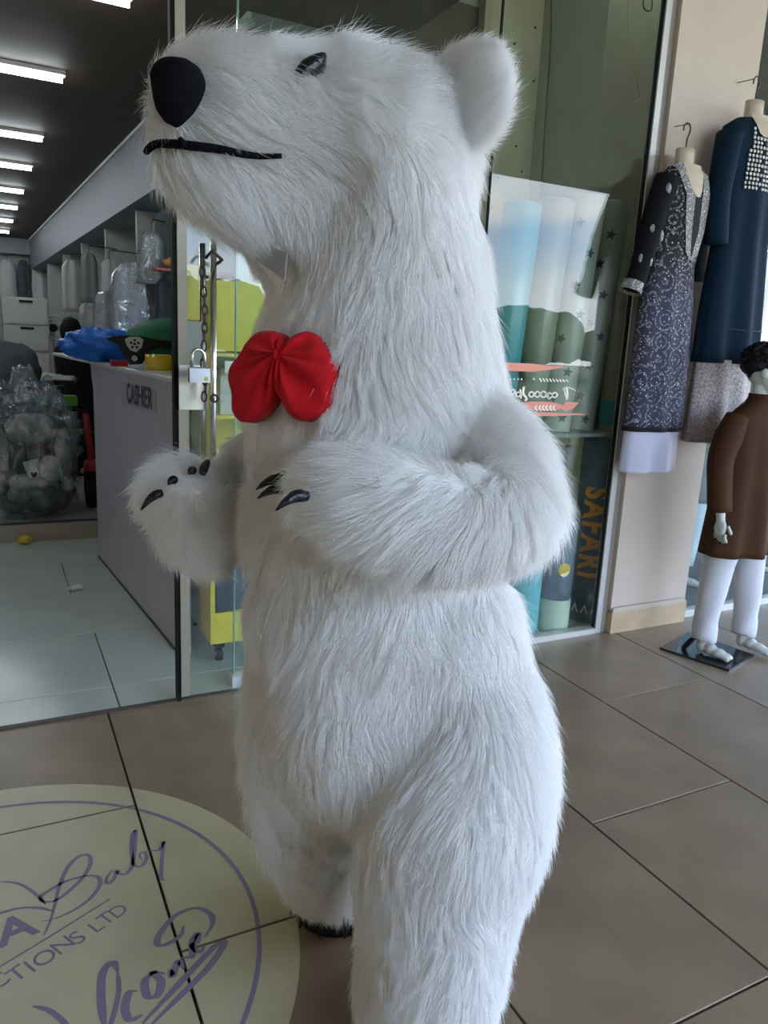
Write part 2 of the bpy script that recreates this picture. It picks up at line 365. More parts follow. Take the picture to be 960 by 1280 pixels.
# ------------------------------------------------------------------ floor vinyl, clipped to the tiles it is stuck on
CX, CY, CR = -.11, 1.60, .70
def disc_pieces(r0, r1, z):
    mb = MB()
    def clip(poly, ax, v, keep_gt):
        out = []
        for i in range(len(poly)):
            a, b = poly[i], poly[(i+1) % len(poly)]; ia = (a[ax] > v) == keep_gt; ib = (b[ax] > v) == keep_gt
            if ia: out.append(a)
            if ia != ib: t = (v-a[ax])/(b[ax]-a[ax]); out.append(tuple(a[q]+t*(b[q]-a[q]) for q in (0, 1)))
        return out
    polys = []
    if r0 == 0: polys.append([(CX+r1*math.cos(t), CY+r1*math.sin(t)) for t in np.linspace(0, 2*PI, 96, endpoint=False)])
    else:
        for k in range(96):
            t0, t1 = 2*PI*k/96, 2*PI*(k+1)/96
            polys.append([(CX+r*math.cos(t), CY+r*math.sin(t)) for r, t in ((r0, t0), (r1, t0), (r1, t1), (r0, t1))])
    for i in range(-4, 4):
        x0 = TX0+i*TW; y = (1.469 if i % 2 == 0 else .868)-3*TL
        for _ in range(7):
            for p in polys:
                q = clip(p, 0, x0+gap*1.3, True); q = clip(q, 0, x0+TW-gap*1.3, False) if q else q
                q = clip(q, 1, y+gap*1.3, True) if q else q; q = clip(q, 1, y+TL-gap*1.3, False) if q else q
                if len(q) > 2: mb.add([(a, b, z) for a, b in q], [tuple(range(len(q)))])
            y += TL
    return mb
ms = thing('floor_sticker', 'round cream floor sticker with purple ring and Welcome lettering on the brown tiles', 'sticker', (CX, CY, 0))
obj('vinyl_disc', disc_pieces(0, CR, .0010), M_stick, ms)
obj('ring_print', disc_pieces(.603, .614, .0014), M_purple, ms)
def gp(px, py): q = on(px, py, 2, .0016); return np.array([q[0], q[1]])
def stroke(mb, pts, w, z=.0016, n=6, taper=True):
    P = resolve([gp(*p) for p in pts], n); L_ = []; R_ = []
    for i, p in enumerate(P):
        t = P[min(i+1, len(P)-1)]-P[max(i-1, 0)]; t = t/(np.linalg.norm(t)+1e-9); nn = np.array([-t[1], t[0]])
        # a broad-nib pen: wider across one diagonal
        u = i/(len(P)-1); ww = w*(.45+.55*abs(t @ np.array([.25, .97])))*(min(1, .35+4*u, .35+4*(1-u)) if taper else 1)
        L_.append((*(p+nn*ww/2), z)); R_.append((*(p-nn*ww/2), z))
    n_ = len(P); mb.add(L_+R_, [(i, i+1, n_+i+1, n_+i) for i in range(n_-1)])
def cA(pts): return [(x*220/960., 1020+y*200/873.) for x, y in pts]
def cB(pts): return [(x*300/960., 1120+y*160/512.) for x, y in pts]
lt = MB()
stroke(lt, cA([(240, 650), (275, 570), (300, 480), (325, 380), (370, 280), (430, 220), (480, 212), (495, 250), (470, 310), (420, 370), (350, 430), (290, 465), (235, 465), (225, 440), (270, 405), (350, 360), (440, 332), (510, 325), (545, 345), (535, 395), (480, 460), (400, 515), (310, 555), (222, 578)]), .011)
stroke(lt, cA([(640, 300), (610, 300), (580, 345), (590, 368), (620, 345), (640, 300), (650, 315), (690, 315), (720, 270), (735, 180), (740, 80), (722, 110), (718, 200), (730, 265), (770, 275), (800, 230), (785, 195), (760, 215), (775, 240)]), .010)
stroke(lt, cA([(785, 195), (830, 188), (870, 185), (893, 140), (885, 220), (880, 330), (900, 352)]), .010)
stroke(lt, cA([(0, 358), (90, 365), (170, 405), (250, 480)]), .009)
stroke(lt, cA([(-60, 545), (0, 530), (100, 503), (200, 500), (290, 518)]), .013)
stroke(lt, cA([(-40, 850), (0, 822), (300, 640), (600, 452)]), .006, taper=False)
stroke(lt, cB([(130, 440), (190, 455), (240, 490), (285, 540)]), .014)
stroke(lt, cB([(470, 300), (475, 380), (450, 490), (420, 560)]), .011)
stroke(lt, cB([(420, 540), (405, 420), (410, 310), (450, 265), (472, 300)]), .018)
stroke(lt, cB([(550, 378), (515, 390), (500, 450), (520, 495), (570, 475)]), .018)
stroke(lt, cB([(620, 300), (580, 340), (590, 400), (630, 395), (645, 340), (610, 305), (660, 310)]), .018)
stroke(lt, cB([(680, 290), (690, 320), (700, 290), (715, 260), (735, 290)]), .016)
stroke(lt, cB([(720, 250), (745, 245), (770, 240), (765, 190), (790, 150), (790, 180), (770, 200), (800, 225), (820, 195)]), .015)
stroke(lt, cB([(735, 118), (720, 160), (660, 195), (630, 190), (640, 150), (700, 80), (780, 48), (840, 70), (850, 110), (820, 165)]), .015)
stroke(lt, cB([(570, 510), (700, 370), (820, 240), (880, 185), (895, 195), (830, 290), (720, 400), (600, 520)]), .017)
obj('script_lettering', lt, M_purple, ms)
def ftext(mb, ch, px, py, pxr, pyr, size, bold=.0):   # a character centred at one pixel, baseline running towards another
    a, b = gp(px, py), gp(pxr, pyr); t = (b-a)/np.linalg.norm(b-a); n_ = np.array([-t[1], t[0]])
    vs, fs = textmesh(ch, size, bold); mb.add([(*(a+t*v[0]+n_*v[1]), .0016) for v in vs], fs)
cap = MB()
for ch, (x, y) in zip('CTIONS', [(-10, 905), (95, 862), (165, 825), (245, 775), (345, 705), (425, 665)]):
    p = cA([(x, y)])[0]; q = cA([(x+100, y-68)])[0]; ftext(cap, ch, *p, *q, .062)
for ch, (x, y) in zip('LTD', [(525, 605), (580, 560), (648, 520)]):
    p = cA([(x, y)])[0]; q = cA([(x+100, y-68)])[0]; ftext(cap, ch, *p, *q, .056)
p = cA([(85, 620)])[0]; q = cA([(185, 580)])[0]; ftext(cap, 'A', *p, *q, .12, .003)
obj('capital_lettering', cap, M_purple, ms)

# ------------------------------------------------------------------ the bear
BR = np.array([HR, HF, UP])
bb = MB()
def E(px, py, d, rx, ry, rd, tilt=0, mb=None):
    mb = mb or bb; s = mpp(px, py, d); c, sn = math.cos(tilt), math.sin(tilt)
    ax = np.array([HR*c+UP*sn, HF, -HR*sn+UP*c]); mb.ell(at(px, py, d), (rx*s, rd, ry*s), ax, 28, 18)
def chain(pts, n=8, mb=None, sq=1.0):
    mb = mb or bb; P = [np.array([*at(a, b, d), r*mpp(a, b, d)]) for a, b, d, r in pts]
    for q in resolve(P, n): mb.ell(q[:3], (q[3], q[3], q[3]*sq), None, 18, 12)
# head: cranium, cheeks, muzzle, chin, neck
E(488, 208, 1.47, 100, 110, .175)
E(435, 176, 1.45, 92, 88, .16)
E(480, 290, 1.47, 108, 110, .17)
chain([(395, 172, 1.41, 90), (330, 155, 1.37, 80), (270, 140, 1.33, 68), (236, 132, 1.31, 52)], 5)
chain([(400, 330, 1.47, 62), (345, 312, 1.41, 34)], 5)
chain([(370, 230, 1.42, 85), (310, 220, 1.38, 68), (260, 205, 1.34, 48), (228, 192, 1.32, 34)], 5)
E(390, 290, 1.45, 80, 60, .13, -.5)
# trunk
chain([(475, 330, 1.48, 122), (470, 400, 1.50, 133), (468, 470, 1.50, 148), (470, 540, 1.50, 158)], 4)
E(470, 640, 1.48, 160, 150, .23); E(465, 760, 1.47, 150, 150, .215)
E(492, 890, 1.45, 170, 150, .215); E(545, 800, 1.43, 100, 120, .15)
# near arm: shoulder, elbow, forearm across the belly
chain([(590, 525, 1.42, 52), (618, 580, 1.34, 62), (628, 640, 1.24, 66), (565, 652, 1.17, 64), (480, 632, 1.14, 60), (415, 610, 1.14, 44)], 6)
# far arm with its raised paw
chain([(330, 600, 1.62, 60), (290, 640, 1.56, 56), (250, 645, 1.47, 52), (232, 620, 1.43, 44)], 5)
E(240, 635, 1.45, 50, 57, .075, .3); E(262, 640, 1.47, 38, 56, .08)
# legs
chain([(568, 860, 1.42, 92), (576, 945, 1.36, 110), (566, 1010, 1.31, 114), (550, 1090, 1.29, 104), (537, 1180, 1.27, 90), (530, 1250, 1.25, 84)], 6)
chain([(405, 830, 1.49, 92), (393, 920, 1.48, 84), (395, 990, 1.51, 72), (402, 1050, 1.56, 60), (410, 1100, 1.60, 50)], 6)
# feet, as flattened paws resting on their soles
def foot(c, L_, Wd, H_, direc, mb):
    dx = np.array([direc[0], direc[1], 0]); dx /= np.linalg.norm(dx); dy = np.array([-dx[1], dx[0], 0])
    mb.ell(np.array(c)+UP*H_*.55, (L_, Wd, H_*.62), np.array([dx, dy, UP]), 24, 14)
FN = on(535, 1325, 2, 0.); FD = np.array([-.93, -.36])
NFc = np.array([.735, 1.09, 0]); FFc = np.array([.705, 1.465, 0])
foot(NFc, .165, .125, .13, FD, bb); foot(FFc, .125, .10, .11, FD, bb)
bb.v = [(x, y, max(z, .018)) for x, y, z in bb.v]
bm_ = remesh(bb, .013, 22)
for v in bm_.vertices: v.co.z = max(v.co.z, .016)
BL = (.78, 1.3, 0)
bear = thing('bear_costume', 'life-size shaggy white polar bear costume with red bow tie standing at the shop door', 'bear costume', BL)
M_under = mat('white fur backing', (.86, .85, .82), .95)
bvh = BVHTree.FromPolygons([v.co.copy() for v in bm_.vertices], [tuple(p.vertices) for p in bm_.polygons])
def hit(px, py, out=0.):
    d = Vector(ray(px, py)).normalized(); h = bvh.ray_cast(Vector(CO), d)
    if h[0] is None:
        n = bvh.find_nearest(Vector(at(px, py, 1.4))); return np.array(n[0])+np.array(n[1])*out, np.array(n[1])
    nn = np.array(h[1]); return np.array(h[0])+nn*out, nn
shorts = []                              # places where the pile is clipped short: (point, radius, factor)
bl = bm_.copy()
for v in bl.vertices: v.co -= Vector(BL)
body = obj('body', bl, M_under, bear, True, fix=False)
# ears
def earmesh(c, n_, up_, r, h, th):
    n_ = n_/np.linalg.norm(n_); up_ = up_-n_*(up_ @ n_); up_ /= np.linalg.norm(up_); rt = np.cross(up_, n_)
    mb = MB(); mb.ell(c, (r, th, h), np.array([rt, n_, up_]), 26, 16)
    return mb
Hf = -.80*HR-.6*HF; Hn = .6*HR-.80*HF    # head facing, head lateral (towards the camera)
e1c = at(580, 124, 1.40); n_e = (-.55*HR-.8*HF); upe = UP+.25*HR
ear1 = earmesh(e1c, n_e, upe, .070, .078, .036)
hc = at(480, 190, 1.47); e2c = e1c-2*((e1c-hc) @ Hn)*Hn
ear2 = earmesh(e2c, (-.9*HR+.3*HF), UP-.1*HR, .070, .082, .036)
ears = [obj('ear', q, M_under, bear, True) for q in (ear1, ear2)]

def puff(outl, centre, nrm, H_, folds=0, famp=.004, n=8, base=0., sub=60, seed=0, back=.012):
    O_ = resolve(outl+[outl[0]], max(2, sub//len(outl)))[:-1]; m = len(O_); nrm = nrm/np.linalg.norm(nrm); vs = [centre+nrm*(H_+base)]; fs = []
    for i in range(1, n+1):
        s = i/n
        for j, p in enumerate(O_):
            ang = 2*PI*j/m; hh = H_*(1-s**2.6)**.6
            if folds: hh += famp*(.6*math.sin(folds*ang+seed+1.6*math.sin(2*ang+seed)+s*1.5)+.5*math.sin((folds*.5)//1*ang+seed*2+s*2))*math.sin(PI*min(1, s*1.02))**.8
            vs.append(centre+s*(p-centre)+nrm*(hh+base))
    for j in range(m): fs.append((0, 1+j, 1+(j+1) % m))
    for i in range(n-1):
        for j in range(m): a = 1+i*m+j; b = 1+i*m+(j+1) % m; fs.append((a, a+m, b+m, b))
    o = len(vs); vs += [p+nrm*(base-back) for p in O_]
    for j in range(m): a = 1+(n-1)*m+j; b = 1+(n-1)*m+(j+1) % m; fs.append((a, o+j, o+(j+1) % m, b))
    fs.append(tuple(o+j for j in range(m))[::-1]); return MB().add(vs, fs)
def onpl(px, py, P0, n_):
    d = ray(px, py); return CO+d*(((P0-CO) @ n_)/(d @ n_))
# nose
P0 = hit(226, 112, .022)[0]; nn = -.50*HR-.84*HF+.12*UP; nn /= np.linalg.norm(nn)
nz_ = [onpl(219+(x-219)*.88, 112+(y-112)*.93, P0, nn) for x, y in [(190, 97), (197, 80), (212, 70), (236, 71), (249, 92), (247, 112), (233, 137), (211, 156), (200, 150), (194, 125)]]
obj('nose', puff(nz_, onpl(220, 108, P0, nn), nn, .030, back=.018), M_nose, bear, True)
shorts.append((onpl(218, 110, P0, nn), .055, .0)); 
# eye seen in profile, and its mirror on the far side
def eye(ptsx, cpx):
    P0, n0 = hit(*cpx, .030); n0 = n0*.5-HF*.5; n0 /= np.linalg.norm(n0)
    o_ = [onpl(x, y, P0, n0) for x, y in ptsx]; return puff(o_, onpl(*cpx, P0, n0), n0, .010, back=.03), o_, P0
em, eo, ep = eye([(368, 88), (378, 76), (395, 68), (408, 67), (404, 80), (393, 91), (380, 97), (370, 96)], (390, 82))
obj('eye', em, M_claw, bear, True); shorts.append((ep, .055, .04))
m2 = MB(); m2.v = [tuple(np.array(v)-2*((np.array(v)-hc) @ Hn)*Hn) for v in em.v]; m2.f = [f[::-1] for f in em.f]
obj('eye', m2, M_claw, bear, True)
# mouth line
mp_ = [hit(x, y, .022)[0] for x, y in [(201, 190), (205, 181), (215, 177), (235, 177), (258, 179), (280, 182), (300, 188), (325, 192), (352, 192)]]
mq = resolve(mp_, 4)
for _ in range(8): mq = [mq[0]]+[(mq[i-1]+mq[i]*2+mq[i+1])/4 for i in range(1, len(mq)-1)]+[mq[-1]]
mq = [p-HF*.004 for p in mq]
obj('mouth', MB().tube(mq, [.0040+.0030*math.sin(PI*min(1, .15+i/len(mq)*.9)) for i in range(len(mq))], 8), M_nose, bear, True)
shorts += [(p, .022, .25) for p in mq[::3]]
m3 = MB(); m3.tube([p-2*((p-hc) @ Hn)*Hn for p in mq[10:]], .0045, 8); obj('mouth', m3, M_nose, bear, True)
# throat patch
P0, n0 = hit(342, 326, 0); P0 = P0-HF*.026-HR*.006; n0 = -HF*.8-HR*.5+UP*.1; n0 /= np.linalg.norm(n0)
pt = [onpl(x, y, P0, n0) for x, y in [(324, 303), (360, 317), (357, 351), (321, 324)]]
obj('throat_patch', MB().prism(pt, n0*.004), M_tag, bear); shorts.append((np.mean(pt, 0)+HF*.03, .075, .0))
# bow tie
P0, n0 = hit(350, 468, .050); nb = -.40*HR-.9*HF+.12*UP; nb /= np.linalg.norm(nb)
def z3(pts): return [(290+x*150/960., 380+y*160/1024.) for x, y in pts]
Lb = z3([(430, 330), (380, 240), (310, 212), (200, 228), (120, 300), (60, 400), (-15, 500), (-32, 600), (-5, 720), (0, 850), (60, 935), (140, 940), (240, 880), (330, 760), (400, 620)])
Rb = z3([(440, 330), (500, 255), (585, 218), (660, 245), (740, 350), (800, 460), (815, 570), (780, 690), (772, 800), (700, 890), (560, 938), (450, 880), (395, 760), (340, 690), (350, 600), (390, 500)])
bow = obj('bow_tie', puff([onpl(x, y, P0, nb) for x, y in Lb], onpl(*z3([(400, 400)])[0], P0, nb), nb, .022, 7, .0085, 12, sub=120, seed=1, back=.03), M_red, bear, True)
obj('bow_loop', puff([onpl(x, y, P0, nb) for x, y in Rb], onpl(*z3([(440, 420)])[0], P0, nb), nb, .022, 6, .0085, 12, sub=120, seed=3, back=.03), M_red, bow, True)
kc = onpl(*z3([(420, 400)])[0], P0, nb); obj('knot', MB().ell(kc+nb*.012, (.008, .010, .024), np.array([HR, nb, UP]), 14, 10), M_red, bow, True)
for x, y in [(315, 475), (385, 475), (350, 440), (310, 500), (390, 505), (350, 500), (375, 430), (325, 430)]: shorts.append((hit(x, y)[0], .05, .25))
# claws
def claw(base, tip, r, curve=.3):
    b, t = np.array(base), np.array(tip); d = t-b; L_ = np.linalg.norm(d); side = np.array([0, 0, -1.])*L_*curve
    pts = [b+d*u+side*(u*u-u)*(-1)*0+np.array([0, 0, 1])*L_*curve*.5*math.sin(PI*u) for u in np.linspace(0, 1, 7)]
    return MB().tube(pts, [r*.8, r, r*.98, r*.88, r*.7, r*.45, r*.12], 10)
def claw_px(bx, by, tx, ty, dz, r, lift=.034):
    b = hit(bx, by)[0]; w_ = CO-b; b = b+w_/np.linalg.norm(w_)*lift; t = at(tx, ty, (b @ HF)-dz); obj('claw', claw(b, t, r), M_claw, bear, True); shorts.append((b, .045, .15))
for bx, by, tx, ty, dz in [(360, 600, 320, 612, .03), (362, 613, 322, 623, .03), (384, 620, 345, 638, .03), (358, 596, 342, 600, .02)]: claw_px(bx, by, tx, ty, dz, .0095, .045)
for bx, by, tx, ty, dz in [(203, 616, 176, 638, .02), (219, 600, 210, 606, .02), (242, 588, 236, 593, .015), (264, 573, 262, 575, .010)]: claw_px(bx, by, tx, ty, dz, .0085, .024)
# soles and foot claws
def sole(c, L_, Wd):
    dx = np.array([FD[0], FD[1], 0]); dx /= np.linalg.norm(dx); dy = np.array([-dx[1], dx[0], 0]); n = 36
    ring = lambda r, z: [np.array([c[0], c[1], z])+dx*math.cos(t)*L_*r+dy*math.sin(t)*Wd*r for t in np.linspace(0, 2*PI, n, endpoint=False)]
    return MB().loft([ring(.97, .001), ring(1.0, .008), ring(1.0, .022), ring(.95, .03)])
obj('sole', sole(NFc, .170, .130), M_black, bear, True); obj('sole', sole(FFc, .132, .108), M_black, bear, True)
for c, L_, Wd in ((NFc, .170, .130), (FFc, .132, .108)):
    dx = np.array([FD[0], FD[1], 0]); dx /= np.linalg.norm(dx); dy = np.array([-dx[1], dx[0], 0])
    for a in (-52, -26, -2, 24, 50):
        t = math.radians(a); u = dx*math.cos(t)*L_+dy*math.sin(t)*Wd; uu = u/np.linalg.norm(u)
        b = np.array([c[0], c[1], .072])+u*.86; tp = np.array([c[0], c[1], .012])+u*1.02+uu*.012
        obj('claw', claw(b, tp, .011, .25), M_claw, bear, True); shorts.append((b, .02, .35))

# ---- fur
def hairmat():
    m = bpy.data.materials.new('white fur'); m.use_nodes = True; t = m.node_tree; t.nodes.clear(); A = t.nodes.new
    d = A('ShaderNodeBsdfDiffuse'); d.inputs[0].default_value = (.96, .95, .93, 1)
    tr = A('ShaderNodeBsdfTranslucent'); tr.inputs[0].default_value = (.93, .92, .90, 1)
    g = A('ShaderNodeBsdfGlossy'); g.inputs['Roughness'].default_value = .35; g.inputs[0].default_value = (1, 1, 1, 1)
    x = A('ShaderNodeMixShader'); x.inputs[0].default_value = .35; y = A('ShaderNodeMixShader'); y.inputs[0].default_value = .06
    t.links.new(d.outputs[0], x.inputs[1]); t.links.new(tr.outputs[0], x.inputs[2]); t.links.new(x.outputs[0], y.inputs[1]); t.links.new(g.outputs[0], y.inputs[2])
    o = A('ShaderNodeOutputMaterial'); t.links.new(y.outputs[0], o.inputs[0]); return m
M_fur = hairmat()
# comb field: (pixel, pixel, depth, right, forward, up)
comb = [(240, 100, 1.3, .9, .1, .5), (240, 200, 1.33, .7, 0, -.5), (320, 90, 1.37, .8, .1, .45), (330, 170, 1.3, .9, .1, -.1), (320, 250, 1.38, .4, .1, -.9), (400, 60, 1.42, .5, .2, .7), (400, 150, 1.33, .5, 0, -.7),
        (480, 60, 1.42, .9, .2, .2), (500, 110, 1.35, .9, .1, -.4), (460, 170, 1.3, .5, 0, -.7), (480, 150, 1.3, .6, 0, -.6), (540, 120, 1.4, .5, .2, -.6), (560, 220, 1.4, .4, .1, -.9), (480, 280, 1.3, .1, 0, -1), (400, 320, 1.33, .1, 0, -1), (590, 330, 1.45, .3, 0, -1),
        (470, 430, 1.3, .1, 0, -1), (350, 560, 1.3, 0, 0, -1), (600, 470, 1.4, .2, 0, -1), (640, 560, 1.25, .2, 0, -.9), (690, 640, 1.25, .4, .1, -.8), (620, 640, 1.15, -.3, 0, -.8), (540, 620, 1.1, -.7, 0, -.6), (460, 620, 1.08, -.8, 0, -.5), (400, 600, 1.08, -.9, 0, -.2),
        (560, 710, 1.2, -.2, 0, -1), (240, 570, 1.42, -.3, 0, .8), (190, 620, 1.42, -.7, 0, .1), (230, 640, 1.38, -.3, 0, -.6), (210, 680, 1.42, -.6, 0, -.6), (270, 690, 1.45, 0, 0, -1),
        (400, 760, 1.25, 0, 0, -1), (550, 800, 1.25, 0, 0, -1), (650, 900, 1.35, .1, 0, -1), (560, 1000, 1.2, 0, 0, -1), (400, 950, 1.5, 0, 0, -1), (560, 1200, 1.15, 0, 0, -1), (390, 1080, 1.5, 0, 0, -1), (480, 500, 1.8, 0, .2, -1), (480, 150, 1.8, 0, .5, -.6), (500, 900, 1.8, 0, .2, -1)]
cp_ = np.array([at(*c[:3]) for c in comb]); cd_ = np.array([c[3]*HR+c[4]*HF+c[5]*UP for c in comb]); cd_ /= np.linalg.norm(cd_, axis=1)[:, None]
def smooth_noise(P, s, seed):            # cheap smooth vector noise: a sum of random sines
    r = np.random.default_rng(seed); out = np.zeros_like(P)
    for k in range(7):
        w = r.normal(size=(3, 3))*s; ph = r.uniform(0, 2*PI, 3); out += np.sin(P @ w+ph)
    return out/2.6
def fur(name, me, off, parent, count, Lm, clumps, comb_on=True, wild=.3, rad=.00033, outdir=None, boost=1.):
    me.calc_loop_triangles(); nv = len(me.vertices); co = np.empty(nv*3); me.vertices.foreach_get('co', co); co = co.reshape(-1, 3)+np.array(off)
    no = np.empty(nv*3); me.vertices.foreach_get('normal', no); no = no.reshape(-1, 3)
    nt_ = len(me.loop_triangles); tri = np.empty(nt_*3, int); me.loop_triangles.foreach_get('vertices', tri); tri = tri.reshape(-1, 3)
    A, B, C_ = co[tri[:, 0]], co[tri[:, 1]], co[tri[:, 2]]; area = .5*np.linalg.norm(np.cross(B-A, C_-A), axis=1)
    pick = rng.choice(nt_, count, p=area/area.sum()); u, v = rng.random(count), rng.random(count); fl_ = u+v > 1; u[fl_] = 1-u[fl_]; v[fl_] = 1-v[fl_]
    P = A[pick]+u[:, None]*(B-A)[pick]+v[:, None]*(C_-A)[pick]
    Nn = (1-u-v)[:, None]*no[tri[pick, 0]]+u[:, None]*no[tri[pick, 1]]+v[:, None]*no[tri[pick, 2]]; Nn /= np.linalg.norm(Nn, axis=1)[:, None]
    keep = P[:, 2] > .02; P, Nn = P[keep], Nn[keep]; n = len(P)
    D = np.zeros((n, 3)); wsum = np.zeros(n)
    if outdir is None:
        for q, d in zip(cp_, cd_):
            w = 1/(((P-q)**2).sum(1)+.0008)**1.6; D += w[:, None]*d; wsum += w
        D /= wsum[:, None]
    else: D += outdir
    D += smooth_noise(P, 8, 3)*.25+smooth_noise(P, 30, 5)*.30
    D -= Nn*(D*Nn).sum(1)[:, None]; D /= np.linalg.norm(D, axis=1)[:, None]+1e-6
    Lh = Lm*(.65+.5*rng.random(n))*(1+.25*smooth_noise(P, 14, 9)[:, 0]); Lh *= np.clip((P[:, 2])/.12, .35, 1)
    Lh = np.where(P[:, 2] > 1.45, Lh*(.9+.5*boost*np.clip(Nn[:, 2]-.35, 0, 1)), Lh)
    for q, r, f_ in shorts:
        d = np.linalg.norm(P-np.array(q), axis=1); k = np.clip(d/r-.35, 0, 1); Lh *= f_+(1-f_)*np.clip(k*1.5, 0, 1)
    rnd = rng.normal(size=(n, 3))*wild
    lift = .42+.16*smooth_noise(P, 20, 11)[:, 1][:, None]
    T = 6; ts = np.linspace(0, 1, T); S = np.empty((n, T, 3))
    lift = lift+.45*boost*np.clip((P[:, 2]-1.5)*8, 0, 1)[:, None]*np.clip(Nn[:, 2:3]-.3, 0, 1)
    for k, t in enumerate(ts):
        S[:, k] = P+Lh[:, None]*(Nn*lift*(t*1.35-.55*t*t)+D*(.25*t+.75*t**1.5)+rnd*t*t*.55+np.array([0, 0, -1.])*.22*t*t)
    ci = rng.choice(n, clumps, replace=False); kd = KDTree(clumps)
    for a, i in enumerate(ci): kd.insert(P[i], a)
    kd.balance(); own = np.array([kd.find(q)[1] for q in P]); lead = ci[own]
    st = (.32+.55*rng.random(clumps))[own]*(.5+.5*rng.random(n)); fly = rng.random(n) < .06; st[fly] *= .1; Lh[fly] *= 1.25; rnd[fly] *= 1.8
    rel = S[lead]-P[lead][:, None]
    for k, t in enumerate(ts):
        w = (st*t**1.3)[:, None]; tgt = P[lead]+rel[:, k]*(Lh/Lh[lead].clip(.004))[:, None].clip(0, 1.3); S[:, k] = S[:, k]*(1-w)+tgt*w
    ok = Lh > .005; S = S[ok]; n = len(S)
    S[:, :, 2] = np.maximum(S[:, :, 2], .002)
    root = parent
    while root.parent: root = root.parent
    S -= np.array(root.location)
    hcv = bpy.data.hair_curves.new(name); hcv.add_curves([T]*n); hcv.attributes['position'].data.foreach_set('vector', S.reshape(-1).astype(np.float32))
    ra = hcv.attributes.get('radius') or hcv.attributes.new('radius', 'FLOAT', 'POINT')
    ra.data.foreach_set('value', np.tile(rad*np.array([1, 1, .95, .8, .55, .12]), n).astype(np.float32))
    hcv.materials.append(M_fur); o = bpy.data.objects.new(name, hcv); COL.objects.link(o); o.parent = parent; o['kind'] = 'stuff'; return o
fur('fur', bm_, (0, 0, 0), body, 460000, .050, 17000)
for q in ears: fur('fur', q.data, BL, q, 26000, .036, 1100, wild=.4, boost=.0, outdir=.5*HR+.5*UP)


# ------------------------------------------------------------------ hidden right-hand room behind the second window
struct('wall_right', MB().b2((6.4, YF+.1, 0), (6.5, 5.3, 3.65)), M_gwall)
struct('wall_back', MB().b2((3.2, 5.2, 0), (6.5, 5.3, 3.65)), mat('warm wall', (.50, .42, .32), .7))
struct('wall_bay', MB().b2((3.2, YF+.06, 0), (3.26, 5.2, 3.65)), M_gwall)

# ------------------------------------------------------------------ trees across the road, seen in the glass
M_leaf = mat('leaves', (.05, .085, .022), .8, col2=(.11, .14, .035), scale=1.2, bump=1.0, bscale=3)
M_bark = mat('bark', (.12, .09, .06), .9)
tl = ['tall dark tree', 'low rounded tree', 'broad green tree', 'small bushy tree', 'spreading tree', 'narrow tree', 'rounded olive tree', 'wide dark tree', 'short leafy tree']
for k in range(9):
    x = 4+k*5.0; y = -33 if k % 2 else -40; h = 2.6+1.0*abs(math.sin(k*1.7)); r = 1.9+.5*math.cos(k*3.1)**2
    t = thing('roadside_tree', '%s mirrored in the glass, %s in the row across the road' % (tl[k], ['first', 'second', 'third', 'fourth', 'fifth', 'sixth', 'seventh', 'eighth', 'ninth'][k]), 'tree', (x, y, -.35), 'trees across the road')
    obj('trunk', MB().tube([(x, y, -.35), (x+.1, y, h*.6)], [.2, .12], 8), M_bark, t)
    c = MB()
    for j in range(14): c.ell((x+random.uniform(-r, r)*1.0, y+random.uniform(-r, r)*.6, h*.62+random.uniform(-.25, .5)*h*.5), (r*1.1*random.uniform(.7,1), r*.6, r*.5), None, 14, 9)
    c.v = [tuple(np.array(v)+.28*np.array(noise.noise_vector(Vector(v)*2.2))) for v in c.v]
    obj('crown', c, M_leaf, t, True)

# ------------------------------------------------------------------ cashier counter and what stands on it
KC = -.083; CF = np.array([.652, 3.1, 0]); CNn = np.array([1, -KC, 0])
ct = thing('cashier_counter', 'tall lilac-grey laminate cashier counter just inside the glass door', 'counter', (.9, 3.9, 0))
obj('body', MB().bev((.652, 3.56, 0), (1.25, 4.75, 1.165), .002).shear(KC, 3.1), M_count, ct)
obj('end_panel', MB().bev((.652, 3.1, 0), (.70, 3.56, 1.165), .002).shear(KC, 3.1), M_count, ct)
obj('worktop', MB().bev((.635, 3.06, 1.166), (.715, 3.54, 1.185), .003).bev((.635, 3.54, 1.166), (1.27, 6.1, 1.185), .003).shear(KC, 3.1), M_ctop, ct)
obj('leg', MB().b2((1.18, 5.9, 0), (1.24, 5.96, 1.165)).shear(KC, 3.1), M_plastic, ct)
obj('kickboard', MB().b2((.648, 3.1, 0), (.653, 4.75, .012)).shear(KC, 3.1), M_ink, ct)
cpx = lambda x, y, o=0.: onpl(x, y, CF-np.array([o, 0, 0]), CNn)
A4 = [cpx(x, y, .0005) for x, y in [(152, 478), (196, 487), (196, 517), (153, 507)]]
obj('sign_plate', MB().prism(A4, (-.002, 0, 0)), mat('sign plate', (.36, .35, .40), .3), ct)
vs, fs = textmesh('CASHIER', .105, .003); a, b = cpx(158, 492, .004), cpx(190, 500, .004)
t_ = (b-a)/np.linalg.norm(b-a); c0 = (a+b)/2; wid = max(v[0] for v in vs)-min(v[0] for v in vs); kx = np.linalg.norm(b-a)/wid
obj('sign_lettering', MB().add([c0+t_*v[0]*kx+UP*v[1]*1.25 for v in vs], fs), M_ink, ct, fix=False)
ZT = 1.185
def T(px, py, z=ZT): return on(px, py, 2, z)
q = np.array([.80, 3.42, ZT])
gt = on(201, 462, 1, 3.64); gt = np.array([gt[0], 3.64, ZT])
tape = thing('tape_roll', 'shiny yellow adhesive tape roll lying on the front end of the counter', 'tape', tuple(gt+np.array([0, 0, .004])))
